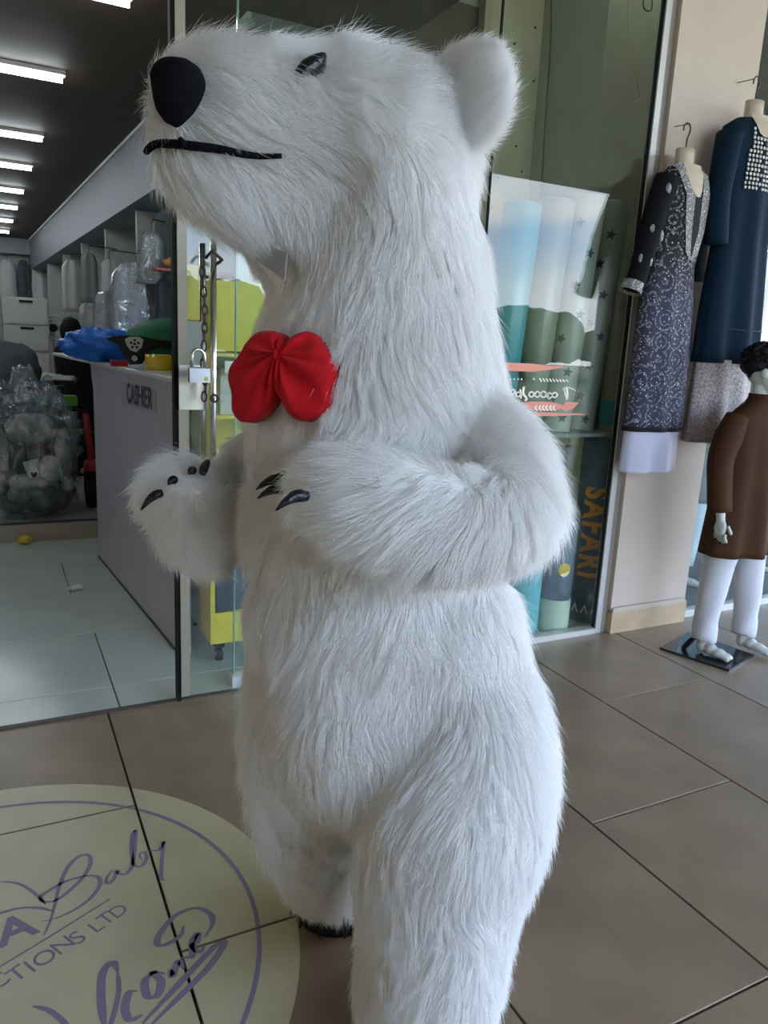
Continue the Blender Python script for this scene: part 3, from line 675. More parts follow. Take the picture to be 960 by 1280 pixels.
def ringm(c, ro, ri, h, n=40):
    mb = MB(); P = lambda r, z: [(c[0]+r*math.cos(t), c[1]+r*math.sin(t), c[2]+z) for t in np.linspace(0, 2*PI, n, endpoint=False)]
    return mb.loft([P(ri, 0), P(ro, 0), P(ro, h), P(ri, h), P(ri, 0)], False)
zt = ZT+.004
obj('tape_winding', ringm((gt[0], gt[1], zt), .070, .050, .070), M_ytape, tape, True); obj('core', ringm((gt[0], gt[1], zt+.001), .0495, .046, .068), M_paper, tape, True)
single('paper_sheets', MB().bev((gt[0]-.07, gt[1]-.09, ZT+.0005), (gt[0]+.12, gt[1]+.09, ZT+.0035), .0005), M_paper, 'thin white paper sheets under the yellow tape roll', 'paper', tuple(gt))
# green carrier with its black band
def cloth_blob(c, r, seed, amp=.18, nu=30, nv=20, fr=4., flat=None):
    mb = MB(); mb.ell((0, 0, 0), (1, 1, 1), None, nu, nv); out = []
    for v in mb.v:
        p = Vector(v); k = 1+amp*noise.noise(p*fr*.5+Vector((seed, 0, 0)))+amp*.5*noise.noise(p*fr+Vector((0, seed, 0))); out.append(np.array(p)*k*np.array(r)+np.array(c))
    if flat is not None: out = [np.array((x, y, max(z, flat))) for x, y, z in out]
    mb.v = [tuple(v) for v in out]; return mb
gc = on(187, 425, 1, 3.85)
gb = thing('baby_carrier', 'green fabric carrier with a curved black band and grey vented disc on the counter', 'carrier', (gc[0], 3.85, ZT))
obj('hood', cloth_blob((gc[0]+.12, 3.92, ZT+.13), (.235, .17, .115), 3, .10, flat=ZT+.03), M_green, gb, True)
def gq(x, y): return on(x, y, 1, 3.72)
band = [(131, 423), (150, 419), (175, 420), (200, 425), (221, 427), (221, 436), (200, 434), (186, 440), (178, 455), (163, 456), (155, 444), (148, 431)]
obj('band', MB().prism([gq(*p) for p in band], (0, .03, 0)), M_plastic, gb)
dc = gq(168, 430); mb = MB().prism([gq(x, y) for x, y in [(156, 424), (162, 421), (174, 421), (179, 425), (177, 434), (170, 440), (163, 438), (158, 431)]], (0, -.006, 0)); dsc = obj('vent_disc', mb, mat('grey vent', (.42, .43, .44), .5), gb)
hm = MB()
for a_ in range(6):
    u = dc if a_ == 5 else dc+np.array([math.cos(a_*1.2566+.3)*.017, 0, math.sin(a_*1.2566+.3)*.017]); hm.cyl(u+np.array([0, -.0062, 0]), u+np.array([0, -.0085, 0]), .0062, 8)
obj('vent_hole', hm, M_black, dsc, kind='stuff')
kq = gq(168, 448); obj('badge', MB().cyl(kq, kq+np.array([0, -.006, 0]), .013, 16), mat('grey badge', (.4, .4, .4), .4), gb)
bc = on(126, 430, 1, 4.6)
bbg = cloth_blob((bc[0], 4.6, ZT+.085), (.20, .15, .095), 8, .35, 36, 24, 6, flat=ZT+.001)
single('plastic_bag', bbg, M_blue, 'crumpled bright blue plastic bag on the counter beside the green carrier', 'bag', (bc[0], 4.6, ZT), smooth=True)
wb_ = on(97, 420, 1, 4.8); single('tissue_bundle', cloth_blob((wb_[0]+.01, 4.85, ZT+.07), (.05, .05, .07), 4, .3, flat=ZT+.001), M_paper, 'small white tissue bundle behind the blue plastic bag', 'tissue', (wb_[0], 4.8, ZT), smooth=True)
rb_ = on(149, 456, 1, 4.05); single('small_box', MB().bev((rb_[0]-.04, 4.0, ZT), (rb_[0]+.035, 4.08, ZT+.028), .002), M_redp, 'small flat red box on the counter edge below the blue bag', 'box', (rb_[0], 4.04, ZT))

# ------------------------------------------------------------------ display platform with goods
pf = struct('platform', MB().b2((-3.2, 5.27, 0), (.60, 8.2, .115)), M_itile)
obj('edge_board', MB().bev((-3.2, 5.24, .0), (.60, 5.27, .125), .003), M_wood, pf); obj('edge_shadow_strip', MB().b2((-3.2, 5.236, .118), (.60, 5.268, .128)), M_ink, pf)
ZP = .128
# car seat in a bag
sx, sy = .20, 5.50
cs = thing('car_seat', 'grey padded child car seat wrapped in clear crinkled plastic on the platform edge', 'car seat', (sx, sy, ZP))
R3 = lambda a: np.array([[1, 0, 0], [0, math.cos(a), -math.sin(a)], [0, math.sin(a), math.cos(a)]])
def pad(c, r, tilt=0, p=2.6, mb=None):
    mb = mb or MB(); t = MB().ell((0, 0, 0), (1, 1, 1), None, 24, 16)
    for i, v in enumerate(t.v):
        u = np.array([math.copysign(abs(q)**(2/p), q) for q in v]); t.v[i] = tuple(R3(tilt) @ (u*np.array(r))+np.array(c))
    return mb.add(t.v, t.f)
obj('seat_shell', pad((sx, sy+.12, ZP+.40), (.245, .10, .34), -.15), M_grey, cs, True)
obj('seat_base', pad((sx, sy+.02, ZP+.13), (.24, .22, .125)), M_grey, cs, True)
obj('headrest', pad((sx, sy-.01, ZP+.57), (.155, .07, .105), -.15), M_grey2, cs, True)
obj('side_wing', pad((sx-.19, sy-.03, ZP+.40), (.05, .12, .17)), M_grey2, cs, True); obj('side_wing', pad((sx+.19, sy-.03, ZP+.40), (.05, .12, .17)), M_grey2, cs, True)
obj('armrest', pad((sx-.2, sy-.06, ZP+.22), (.045, .16, .05)), M_grey2, cs, True); obj('armrest', pad((sx+.2, sy-.06, ZP+.22), (.045, .16, .05)), M_grey2, cs, True)
obj('seat_pad', pad((sx, sy-.07, ZP+.235), (.15, .14, .045)), M_grey2, cs, True)
obj('harness_strap', MB().tube([(sx-.05, sy-.10, ZP+.5), (sx-.04, sy-.13, ZP+.36), (sx, sy-.16, ZP+.28)], .012, 6), M_black, cs); obj('harness_strap', MB().tube([(sx+.05, sy-.10, ZP+.5), (sx+.04, sy-.13, ZP+.36), (sx, sy-.16, ZP+.28)], .012, 6), M_black, cs)
tg = [on(x, y, 1, sy-.16) for x, y in [(28, 578), (47, 573), (56, 598), (38, 602)]]; obj('care_tag', MB().prism(tg, (0, .003, 0)), M_paper, cs)
obj('patterned_cloth', cloth_blob((sx+.10, sy-.17, ZP+.33), (.07, .03, .085), 5, .4, 24, 16, 6), M_cream, cs, True)
obj('plastic_wrap', cloth_blob((sx+.01, sy, ZP+.43), (.28, .29, .44), 11, .34, 90, 60, 9, flat=ZP+.002), M_wrap, cs, True)
yb = on(30, 652, 1, 5.20); single('yellow_toy_cap', cloth_blob((yb[0], 5.19, .03), (.045, .035, .03), 2, .1, flat=.001), M_ytape, 'small yellow cap lying on the shop floor below the car seat', 'toy', (yb[0], 5.2, 0), smooth=True)
# stroller behind
st = thing('stroller', 'dark grey folding stroller with navy frame standing behind the wrapped car seat', 'stroller', (-.05, 6.5, ZP))
hq = on(18, 455, 1, 6.5); obj('hood', cloth_blob((hq[0]-.05, 6.5, hq[2]-.03), (.24, .22, .20), 6, .08), M_grey, st, True)
M_nav = mat('navy frame', (.02, .03, .08), .35)
for dx_ in (-.2, .22):
    obj('frame_tube', MB().tube([(hq[0]+dx_-.15, 6.75, 1.15), (hq[0]+dx_, 6.5, .8), (hq[0]+dx_+.12, 6.3, .25)], .016, 8), M_nav, st, True)
    for yy in (6.3, 6.8): obj('wheel', MB().cyl((hq[0]+dx_-.02, yy, ZP+.09), (hq[0]+dx_+.02, yy, ZP+.09), .09, 20), M_black, st)
obj('seat', pad((hq[0], 6.5, .62), (.2, .17, .16)), M_grey, st, True)
# toy walker, teal, between seat and stroller
wk = on(60, 502, 1, 6.0); tw = thing('toy_walker', 'teal plastic toy walker with grey wheel standing above the wrapped car seat', 'toy', (wk[0], 6.0, ZP))
obj('tray', pad((wk[0], 6.0, wk[2]), (.17, .12, .06)), M_teal, tw, True)
wr = on(35, 490, 1, 5.95); obj('wheel', ringm((0, 0, -.015), .075, .04, .03), M_drawer, tw, True)
o = tw.children[-1]; o.data.transform(Matrix.Translation(Vector((wr[0], 5.93, wr[2]))-Vector(tw.location)) @ Matrix.Rotation(PI/2, 4, 'X') @ Matrix.Translation(Vector(tw.location)))
for dx_ in (-.13, .13): obj('leg', MB().cyl((wk[0]+dx_, 6.0, ZP), (wk[0]+dx_, 6.0, wk[2]-.04), .02, 8), M_grey2, tw)
obj('toy_block', MB().bev((wk[0]+.10, 5.9, wk[2]-.02), (wk[0]+.19, 6.0, wk[2]+.05), .005), mat('lime plastic', (.15, .4, .03), .4), tw)
# covered table
tb = on(50, 470, 1, 7.2); tq = thing('covered_table', 'low table under a white plastic sheet between the stroller and the drawers', 'table', (tb[0], 7.2, ZP))
obj('table_top', MB().bev((tb[0]-.38, 6.95, tb[2]-.06), (tb[0]+.25, 7.5, tb[2]-.02), .004), M_plastic, tq)
obj('plastic_sheet', cloth_blob((tb[0]-.05, 7.2, tb[2]-.03), (.33, .25, .055), 9, .3, 36, 20, 6), M_cream, tq, True)
for dx_ in (-.33, .2): obj('leg', MB().b2((tb[0]+dx_-.02, 7.0, ZP), (tb[0]+dx_+.02, 7.04, tb[2]-.06)), M_plastic, tq)
# tricycle
tr_ = thing('tricycle', 'red child tricycle with black handlebar between the car seat and the counter', 'tricycle', (.62, 5.75, ZP))
fx = on(113, 600, 1, 5.7)[0]
def wheel(c, r, w, ax=(1, 0, 0)):
    c = np.array(c); a = np.array(ax, float); mb = MB(); u = np.cross(a, UP); P = lambda rr, o_: [c+a*o_+rr*(math.cos(t)*u+math.sin(t)*UP) for t in np.linspace(0, 2*PI, 28, endpoint=False)]
    return mb.loft([P(r*.72, -w*.4), P(r*.95, -w), P(r, 0), P(r*.95, w), P(r*.72, w*.4), P(r*.72, -w*.4)], False)
obj('front_wheel', wheel((fx, 5.6, ZP+.15), .15, .04), M_black, tr_, True)
obj('front_hub', MB().cyl((fx-.02, 5.6, ZP+.15), (fx+.02, 5.6, ZP+.15), .10, 20), M_redp, tr_)
obj('mudguard', pad((fx, 5.6, ZP+.30), (.05, .11, .045)), M_redp, tr_, True)
obj('steering_stem', MB().tube([(fx, 5.58, ZP+.32), (fx-.02, 5.66, ZP+.66)], .022, 8), M_redp, tr_, True)
obj('handlebar', MB().tube([(fx-.14, 5.66, ZP+.70), (fx-.02, 5.67, ZP+.66), (fx+.12, 5.66, ZP+.68)], .016, 8), M_black, tr_, True)
obj('frame', MB().tube([(fx, 5.62, ZP+.36), (fx-.01, 5.85, ZP+.22), (fx-.01, 6.1, ZP+.18)], .022, 8), M_redp, tr_, True)
obj('seat', pad((fx-.02, 5.95, ZP+.42), (.11, .12, .10)), M_plastic, tr_, True)
for dx_ in (-.15, .13): obj('rear_wheel', wheel((fx+dx_, 6.1, ZP+.10), .10, .02), M_black, tr_, True)
obj('rear_axle', MB().cyl((fx-.15, 6.1, ZP+.10), (fx+.13, 6.1, ZP+.10), .012, 8), M_alu, tr_)

# ------------------------------------------------------------------ farther back
dw = thing('drawer_tower', 'white plastic drawer tower with dark handles standing at the back of the shop', 'drawers', (.35, 9.2, 0))
z1 = 1.66; obj('cabinet', MB().b2((.12, 9.03, 0), (.56, 9.45, z1)), M_drawer, dw)
for k in range(6):
    za = .03+k*.272; dr = obj('drawer', MB().bev((.135, 9.0, za), (.545, 9.03, za+.25), .004), M_drawer, dw)
    obj('handle', MB().b2((.28, 8.988, za+.215), (.41, 9.0, za+.24)), M_plastic, dr)
dw2 = thing('drawer_tower', 'second pale drawer tower, half out of the frame left of the first', 'drawers', (-.2, 9.3, 0))
obj('cabinet', MB().b2((-.36, 9.1, 0), (.08, 9.5, 1.55)), M_part, dw2)
for k in range(5): obj('drawer', MB().bev((-.345, 9.07, .03+k*.3), (.065, 9.1, .31+k*.3), .004), M_part, dw2)
fc = on(66, 410, 1, 9.8); fan = thing('pedestal_fan', 'round grey pedestal fan beside the white drawer tower', 'fan', (fc[0], 9.8, 0))
g_ = MB()
for r in (.06, .10, .135): 
    g_.tube([(fc[0]+r*math.cos(t), 9.72, fc[2]+r*math.sin(t)) for t in np.linspace(0, 2*PI, 25)], .005, 5)
g_.tube([(fc[0]+.14*math.cos(t), 9.75, fc[2]+.14*math.sin(t)) for t in np.linspace(0, 2*PI, 25)], .012, 6)
obj('guard', g_, M_drawer, fan, True); obj('hub', MB().cyl((fc[0], 9.7, fc[2]), (fc[0], 9.83, fc[2]), .045, 14), M_plastic, fan)
for k in range(3):
    a_ = k*2.094; c_, s_ = math.cos(a_), math.sin(a_); obj('blade', MB().prism([(fc[0]+c_*u-s_*v, 9.76, fc[2]+s_*u+c_*v) for u, v in ((.04, -.02), (.12, -.05), (.125, .03), (.04, .02))], (0, .01, 0)), M_grey2, fan)
obj('pole', MB().cyl((fc[0], 9.8, .03), (fc[0], 9.8, fc[2]-.04), .018, 10), M_drawer, fan); obj('base', MB().cyl((fc[0], 9.8, 0), (fc[0], 9.8, .03), .13, 24), M_drawer, fan)
# black clad form
bf = on(90, 412, 1, 7.75); bfm = thing('dress_form', 'black fully covered dress form standing beyond the blue bag', 'dress form', (bf[0], 7.75, 0))
obj('head_cover', cloth_blob((bf[0]-.01, 7.75, bf[2]-.01), (.095, .10, .125), 2, .08), M_hair, bfm, True)
rings = []
for z, r in ((.0, .20), (.4, .19), (.9, .15), (1.15, .15), (bf[2]-.17, .14), (bf[2]-.09, .06)): rings.append([(bf[0]+.05*(1-z)+r*math.cos(t)*(1+.06*math.sin(5*t)), 7.75+r*.7*math.sin(t), z) for t in np.linspace(0, 2*PI, 28, endpoint=False)])
obj('robe', MB().loft(rings), M_black, bfm, True)
# garments
def hang(px, py, Y, w, hgt, m, label, grp, seed, dark=False, name='bagged_garment', cat='garment'):
    c = on(px, py, 1, Y); z1 = c[2]+hgt/2; t = thing(name, label, cat, (c[0], Y, z1), grp); rg = []
    for k in range(9):
        u = k/8; z = z1-.05-u*(hgt-.05); ww = w*(.25 if k == 0 else .43+.10*u); rg.append([(c[0]+ww*math.cos(a)*(1+.12*noise.noise(Vector((math.cos(a)*2, seed, u*4)))), Y+w*.22*math.sin(a)*(1+.25*math.sin(a*5+seed)), z) for a in np.linspace(0, 2*PI, 26, endpoint=False)])
    obj('garment', MB().loft(rg), m, t, True)
    obj('hook', MB().tube([(c[0], Y, z1-.06), (c[0], Y, z1+.01), (c[0]+.02, Y, z1+.03), (c[0]+.035, Y, z1+.01)], .003, 6), M_hook, t)
    if Y < 12: obj('rod', MB().cyl((c[0]+.005, Y-.02, z1+.024), (c[0]+.30, Y+.12, z1+.024), .004, 6), M_hook, t)
    return t, rg
M_lb = mat('pale blue cloth', (.26, .32, .42), .7, col2=(.42, .44, .47), scale=9)
hl = [(190, 318, 5.1, .16, .36, M_grey2, 'silvery bagged garment hanging highest in the nearest shelf bay', 1), (172, 382, 5.25, .30, .62, M_lb, 'pale blue bagged garment in the nearest shelf bay', 2),
      (214, 385, 5.05, .20, .50, M_navy, 'dark navy garment hanging beside the glass door edge', 3), (137, 345, 6.5, .13, .34, M_drawer, 'small white garment on the second partition', 4),
      (135, 390, 6.5, .20, .42, M_cream, 'cream bagged garment low in the second bay', 5), (112, 345, 7.9, .16, .50, M_grey2, 'grey garment hanging in the third bay', 6),
      (112, 398, 7.9, .20, .38, M_cream, 'cream garment low in the third bay', 7), (90, 355, 9.4, .22, .60, M_drawer, 'white garment hanging in the fourth bay', 8),
      (209, 300, 5.15, .16, .45, M_grey, 'charcoal garment high beside the glass door edge', 9)]
for px, py, Y, w, hh, m, lb, sd_ in hl:
    t, rg = hang(px, py, Y, w, hh, m, lb, 'garments in the shop side shelving', sd_)
    if sd_ in (1, 2, 5):
        obj('clear_cover', MB().loft([[tuple((np.array(p)-np.mean(r, 0))*1.18+np.mean(r, 0)) for p in r] for r in rg]), M_wrap, t, True)
rail = on(205, 330, 1, 5.12)
single('shelf_board', MB().bev((rail[0]-.10, 4.84, rail[2]-.06), (rail[0]+.4, 4.97, rail[2]-.045), .003).b2((rail[0]+.38, 4.97, rail[2]-.06), (rail[0]+.4, 5.35, rail[2]-.045)), M_redp, 'thin dark red shelf board in the nearest shelf bay', 'shelf', (rail[0], 5.2, rail[2]))
single('folded_hat', cloth_blob((rail[0]+.02, 4.90, rail[2]-.01), (.06, .055, .035), 4, .3, flat=rail[2]-.045), mat('amber cloth', (.55, .28, .08), .7), 'small amber hat lying on the dark red shelf board', 'hat', (rail[0], 4.90, rail[2]), smooth=True)
for k, (px, lb) in enumerate(((10, 'pale hanging garment on the rear wall above the drawers, leftmost'), (50, 'pale hanging garment on the rear wall above the drawers, right of the first'), (30, 'charcoal garment on the rear wall between the two pale ones'), (71, 'dark garment on the rear wall at the right corner'))):
    hang(px, 350, 14.7, .27 if k < 2 else .20, .75, M_drawer if k < 2 else M_grey, lb, 'garments on the rear wall', 20+k)
c = on(95, 737, 2, 0); single('paper_scrap', cloth_blob((c[0], c[1], .012), (.035, .025, .012), 4, .5, flat=.0005), M_paper, 'crumpled white paper scrap on the pale shop floor tiles', 'paper', tuple(c), smooth=True)

# ------------------------------------------------------------------ yellow display unit behind the door glass
yu = thing('display_unit', 'yellow wheeled display unit with dark boxes behind the glass door', 'display unit', (1.1, 3.1, 0))
ux0, ux1, uy0, uy1 = .745, 1.35, 2.94, 3.5
yb_ = MB().b2((ux0, uy0, .10), (ux0+.018, uy1, 1.56)); obj('side_panel', yb_, M_yellow, yu); obj('side_panel', MB().b2((ux1-.018, uy0, .10), (ux1, uy1, 1.56)), M_yellow, yu)
obj('back_panel', MB().b2((ux0+.018, uy1-.018, .10), (ux1-.018, uy1, 1.56)), M_yellow, yu)
obj('kick_panel', MB().b2((ux0+.018, uy0, .10), (ux1-.018, uy0+.018, .235)), M_yellow, yu); obj('header_panel', MB().b2((ux0+.018, uy0, 1.30), (ux1-.018, uy0+.018, 1.56)), M_yellow, yu)
for z in (.235, .72, 1.05, 1.29): obj('shelf', MB().b2((ux0+.018, uy0+.01, z-.012), (ux1-.018, uy1-.018, z)), M_yellow, yu)
for x, y in ((ux0+.05, uy0+.06), (ux0+.05, uy1-.07), (ux1-.06, uy0+.06), (ux1-.06, uy1-.07)):
    cw = obj('caster', MB().b2((x-.02, y-.02, .065), (x+.02, y+.02, .10)), M_plastic, yu); obj('wheel', MB().cyl((x-.012, y, .031), (x+.012, y, .031), .03, 16), M_plastic, cw)
    obj('hub_cap', MB().cyl((x-.014, y, .031), (x+.014, y, .031), .012, 12), mat('orange hub', (.55, .16, .06), .5), cw)
for k, x in enumerate((.775, .96, 1.15)):
    single('storage_box', MB().bev((x, uy0+.02, .2355), (x+.165, uy0+.35, .50), .004), M_navy, 'dark navy box on the lowest shelf of the yellow unit, %s' % ('nearest the door edge', 'middle one', 'rightmost')[k], 'box', (x+.08, uy0+.18, .2355), 'navy boxes in the yellow unit')
lbq = [on(x, y, 1, uy0+.012) for x, y in [(296, 762), (302, 762), (302, 792), (285, 792)]]
single('price_card', MB().prism(lbq, (0, -.003, 0)), M_paper, 'slanted white price card on the dark box in the yellow unit', 'card', tuple(lbq[2]))
single('shelf_label', MB().b2((.80, uy0-.004, 1.215), (1.06, uy0, 1.262)), M_paper, 'white shelf label below the yellow header of the display unit', 'label', (.9, uy0, 1.22))
for k, (x, m, hh) in enumerate(((.80, M_cream, .2), (.93, M_ytape, .24), (1.06, M_teal, .18), (1.2, M_cream, .22))):
    single('packaged_toy', MB().bev((x, uy0+.06, 1.0505), (x+.10, uy0+.24, 1.0505+hh*.9), .006), m, '%s packaged toy on the upper shelf of the yellow unit, %s' % (('cream', 'amber', 'teal', 'cream')[k], ('nearest the door edge', 'second from the door edge', 'third from the door edge', 'farthest right')[k]), 'toy', (x+.05, uy0+.15, 1.05))
single('notice_sheet', MB().b2((.60, YF+.012, 1.405), (.648, YF+.014, 1.585)), mat('yellow notice', (.72, .62, .12), .5), 'narrow yellow notice stuck inside the door beside the pull handles', 'notice', (.62, YF+.012, 1.4))
ns = single('opening_hours_card', MB().b2((.60, YF+.012, 1.23), (.655, YF+.014, 1.40)), mat('grey card', (.42, .42, .42), .5), 'small grey printed card below the yellow notice on the door', 'notice', (.62, YF+.012, 1.25))

# ------------------------------------------------------------------ chain and padlock
ch = thing('door_chain', 'dark steel chain hanging from the upper pull handle of the door', 'chain', (.665, YF-.1, 1.66))
cpt = [on(x, y, 1, YF-.105) for x, y in [(252, 330), (254, 352), (256, 380), (256, 410), (255, 435), (254, 452), (256, 470), (257, 490), (253, 500)]]
pp = resolve(cpt, 8); acc = 0; last = pp[0]; k = 0; lk = []
for p in pp[1:]:
    acc += np.linalg.norm(p-last); last = p
    if acc > .026: lk.append(p); acc = 0
lkm = {}
for k, p in enumerate(lk):
    if k % 2 not in lkm:
        m = MB(); a_ = np.linspace(0, 2*PI, 17)
        P = [((.0085*math.cos(t)), 0, .0175*math.sin(t)) for t in a_]
        if k % 2: P = [(x*.35, x*.94, z) for x, y, z in P]
        m.tube(P, .0032, 6, False); lkm[k % 2] = m.mesh('link'); lkm[k % 2].materials.append(M_chain)
    o = bpy.data.objects.new('link', lkm[k % 2]); COL.objects.link(o); o.parent = ch; o.location = Vector(p)-Vector(ch.location)
wrapc = MB().tube([(.64, YF-.10, 1.60), (.66, YF-.112, 1.625), (.695, YF-.10, 1.60), (.69, YF-.055, 1.59)], .006, 8); obj('wrapped_end', wrapc, M_chain, ch, True)
kr = on(268, 498, 1, YF-.1); obj('end_ring', MB().tube([(kr[0]+.012*math.cos(t), YF-.1, kr[2]+.012*math.sin(t)) for t in np.linspace(0, 2*PI, 17)], .004, 6), M_chain, ch, True)
pc = on(249, 468, 1, YF-.125); pdl = thing('padlock', 'silver padlock hanging on the dark chain over the lock plate', 'padlock', (pc[0], pc[1], pc[2]-.03))
obj('body', MB().bev((pc[0]-.034, YF-.137, pc[2]-.026), (pc[0]+.034, YF-.113, pc[2]+.024), .004), mat('grey zinc', (.5, .5, .52), .35, .9), pdl)
obj('shackle', MB().tube([(pc[0]-.024, YF-.125, pc[2]+.02)]+[(pc[0]-.003+.021*math.cos(t), YF-.125, pc[2]+.058+.024*math.sin(t)) for t in np.linspace(PI, 0, 9)]+[(pc[0]+.018, YF-.125, pc[2]+.02)], .0055, 8), M_chrome, pdl, True)
obj('key_label', MB().b2((pc[0]+.015, YF-.1385, pc[2]-.02), (pc[0]+.027, YF-.137, pc[2]-.007)), M_ytape, pdl)

# ------------------------------------------------------------------ display window: the rolls
def rollmat(name, col, **k): return mat(name, col, .45, coat=.25, **k)
SHZ = 1.0
shf = thing('window_shelf', 'narrow pale shelf across the display window carrying the star rolls', 'shelf', (2.2, 2.93, .97))
obj('board', MB().bev((1.81, 2.74, .975), (2.66, 2.98, .992), .003), M_igrout, shf)
for x in (1.81,): obj('upright', MB().b2((x, 2.94, 0), (x+.012, 2.96, .975)), M_alu, shf)
def roll(px, py, Y, r, z0, z1, m, lab, lean=0., grp='printed rolls in the display window'):
    c = on(px, py, 1, Y); k = (c[2]-z0)/(z1-z0); bx = c[0]-lean*(c[2]-z0); t = thing('vinyl_roll', lab, 'roll', (bx, Y, z0), grp)
    ax = lambda z: np.array([bx+lean*(z-z0), Y, z])
    obj('roll_body', MB().tube([ax(z0), ax(z0+.004), ax(z1-.004), ax(z1)], [r*.97, r, r, r*.97], 32), m, t, True)
    obj('core_tube', MB().cyl(ax(z1), ax(z1+.012), r*.35, 16), M_tan, t)
    return t, ax, r
def onroll(ax, r, u, z, o=.0012):         # u: distance round the roll from the side that faces the glass
    th = u/r-.70; return ax(z)+np.array([math.sin(th)*(r+o), -math.cos(th)*(r+o), 0])
def starpoly(n=5, ro=1, ri=.42, rot=0): return [((ro if k % 2 == 0 else ri)*math.sin(PI*k/n+rot), (ro if k % 2 == 0 else ri)*math.cos(PI*k/n+rot)) for k in range(2*n)]
def stars(t, ax, r, lst, size, m, outline=False, name='star'):
    for k, (u, z, rot) in enumerate(lst):
        P = starpoly(5, size, size*.45, rot)
        if not outline:
            vs = [onroll(ax, r, u, z)]+[onroll(ax, r, u+a, z+b) for a, b in P]; obj(name, MB().add(vs, [(0, 1+j, 1+(j+1) % 10) for j in range(10)]), m, t)
        else:
            vs = [onroll(ax, r, u+a*f, z+b*f) for f in (1, .84) for a, b in P]; obj(name, MB().add(vs, [(j, (j+1) % 10, 10+(j+1) % 10, 10+j) for j in range(10)]), m, t)
M_r1 = rollmat('teal roll', (.03, .26, .30)); M_r2 = rollmat('olive roll', (.22, .23, .17), var=.1); M_r3 = rollmat('sage roll', (.36, .39, .33), var=.06)
M_r4 = rollmat('sage roll two', (.30, .34, .30), var=.06); M_nv = rollmat('slate blue roll', (.085, .14, .18), var=.2, scale=5); M_pg = rollmat('pale green roll', (.50, .58, .45))
M_aq = rollmat('aqua roll', (.10, .42, .48), col2=(.16, .52, .56), scale=30); M_st = mat('dark star print', (.03, .045, .06), .6)
t, ax, r = roll(634, 400, 2.88, .085, .993, 1.98, M_r1, 'plain teal roll on the window shelf beside the bear', .07)
t, ax, r = roll(672, 420, 2.90, .080, .993, 2.02, M_r2, 'plain olive grey roll between the teal and the star-printed rolls', .08)
t, ax, r = roll(708, 440, 2.86, .072, .993, 2.05, M_r3, 'sage roll with dark stars, left one of the two star-printed rolls', .08)
stars(t, ax, r, [(-.03, 1.93, 0), (.035, 1.80, .2), (-.01, 1.66, .3), (.035, 1.53, 0), (-.035, 1.42, .4), (.02, 1.27, .1), (-.03, 1.15, .2), (.03, 1.06, 0)], .026, M_st)
t, ax, r = roll(739, 440, 2.89, .070, .993, 2.05, M_r4, 'sage roll with dark stars, right one of the two star-printed rolls', .08)
stars(t, ax, r, [(.0, 1.90, .2), (-.03, 1.77, 0), (.01, 1.63, .2), (-.025, 1.50, .5), (.03, 1.44, 0), (.0, 1.30, .3), (-.02, 1.16, .1), (.02, 1.05, .3)], .026, M_st)
t, ax, r = roll(770, 520, 2.98, .085, 0, 2.0, rollmat('khaki roll', (.26, .26, .20)), 'tall khaki roll with outlined stars and a teal band in the window corner', .0)
stars(t, ax, r, [(-.03, 1.24, .2), (-.02, 1.62, 0), (-.03, 1.85, .4)], .05, mat('outline print', (.12, .13, .11), .6), True, 'outlined_star')
obj('teal_band', MB().tube([ax(1.0), ax(1.13)], [r+.001, r+.001], 32, False), M_r1, t, True)
t, ax, r = roll(722, 620, 3.04, .070, 0, .95, M_pg, 'pale green roll standing under the star-printed rolls', 0)
t, ax, r = roll(738, 700, 2.885, .098, 0, .96, M_nv, 'slate blue roll with orange SAFARI lettering at the window frame', .0)
vs, fs = textmesh('SAFARI', .165, .0065, 1.24); w0 = max(abs(v[0]) for v in vs); k0 = .235/w0
# cut the letters finely so they bend with the roll
def wrap(vs, fs, z0, u0, ky=1.):
    import bmesh
    b = bmesh.new(); bv = [b.verts.new(v) for v in vs]
    for f in fs:
        try: b.faces.new([bv[i] for i in f])
        except ValueError: pass
    bmesh.ops.triangulate(b, faces=b.faces)
    for _ in range(4):
        lg = [e_ for e_ in b.edges if e_.calc_length() > .022]
        if not lg: break
        bmesh.ops.subdivide_edges(b, edges=lg, cuts=1); bmesh.ops.triangulate(b, faces=b.faces)
    b.verts.ensure_lookup_table(); b.verts.index_update(); V = [np.array(v.co) for v in b.verts]; Fc = [tuple(v.index for v in f.verts) for f in b.faces]; b.free()
    return MB().add([onroll(ax, r, u0+v[1]*ky, z0-v[0]*k0, .002) for v in V], Fc)
obj('orange_lettering', wrap(vs, fs, .475, -.012), M_orange, t, fix=False)
zz = MB()
for u in (-.06, -.01, .04):
    P = [(u-.02, .05), (u, .10), (u+.02, .05), (u+.012, .05), (u, .082), (u-.012, .05)]; zz.add([onroll(ax, r, a, b, .002) for a, b in P], [tuple(range(6))])
obj('zigzag_print', zz, M_creamp, t, fix=False)
t, ax, r = roll(692, 755, 2.81, .080, 0, .55, M_nv, 'short slate blue roll with a yellow moon and pale green lower half', 0)
obj('pale_wrap', MB().tube([ax(.003), ax(.17)], [r+.001, r+.001], 32, False), M_pg, t, True)
obj('moon_print', MB().add([onroll(ax, r, .035+.030*math.cos(a), .33+.034*math.sin(a), .004) for a in np.linspace(0, 2*PI, 24, endpoint=False)], [tuple(range(24))]), M_ytape, t, fix=False)
t, ax, r = roll(653, 760, 2.84, .082, 0, .62, M_aq, 'aqua roll with pale specks at the foot of the window beside the bear', 0)
for k, (px, nm) in enumerate(((612, 'mint'), (572, 'grey'))):
    roll(px, 770, 2.86, .078, 0, .9, M_pg if k == 0 else M_r2, 'short %s roll in the window hidden largely behind the bear' % nm, 0)
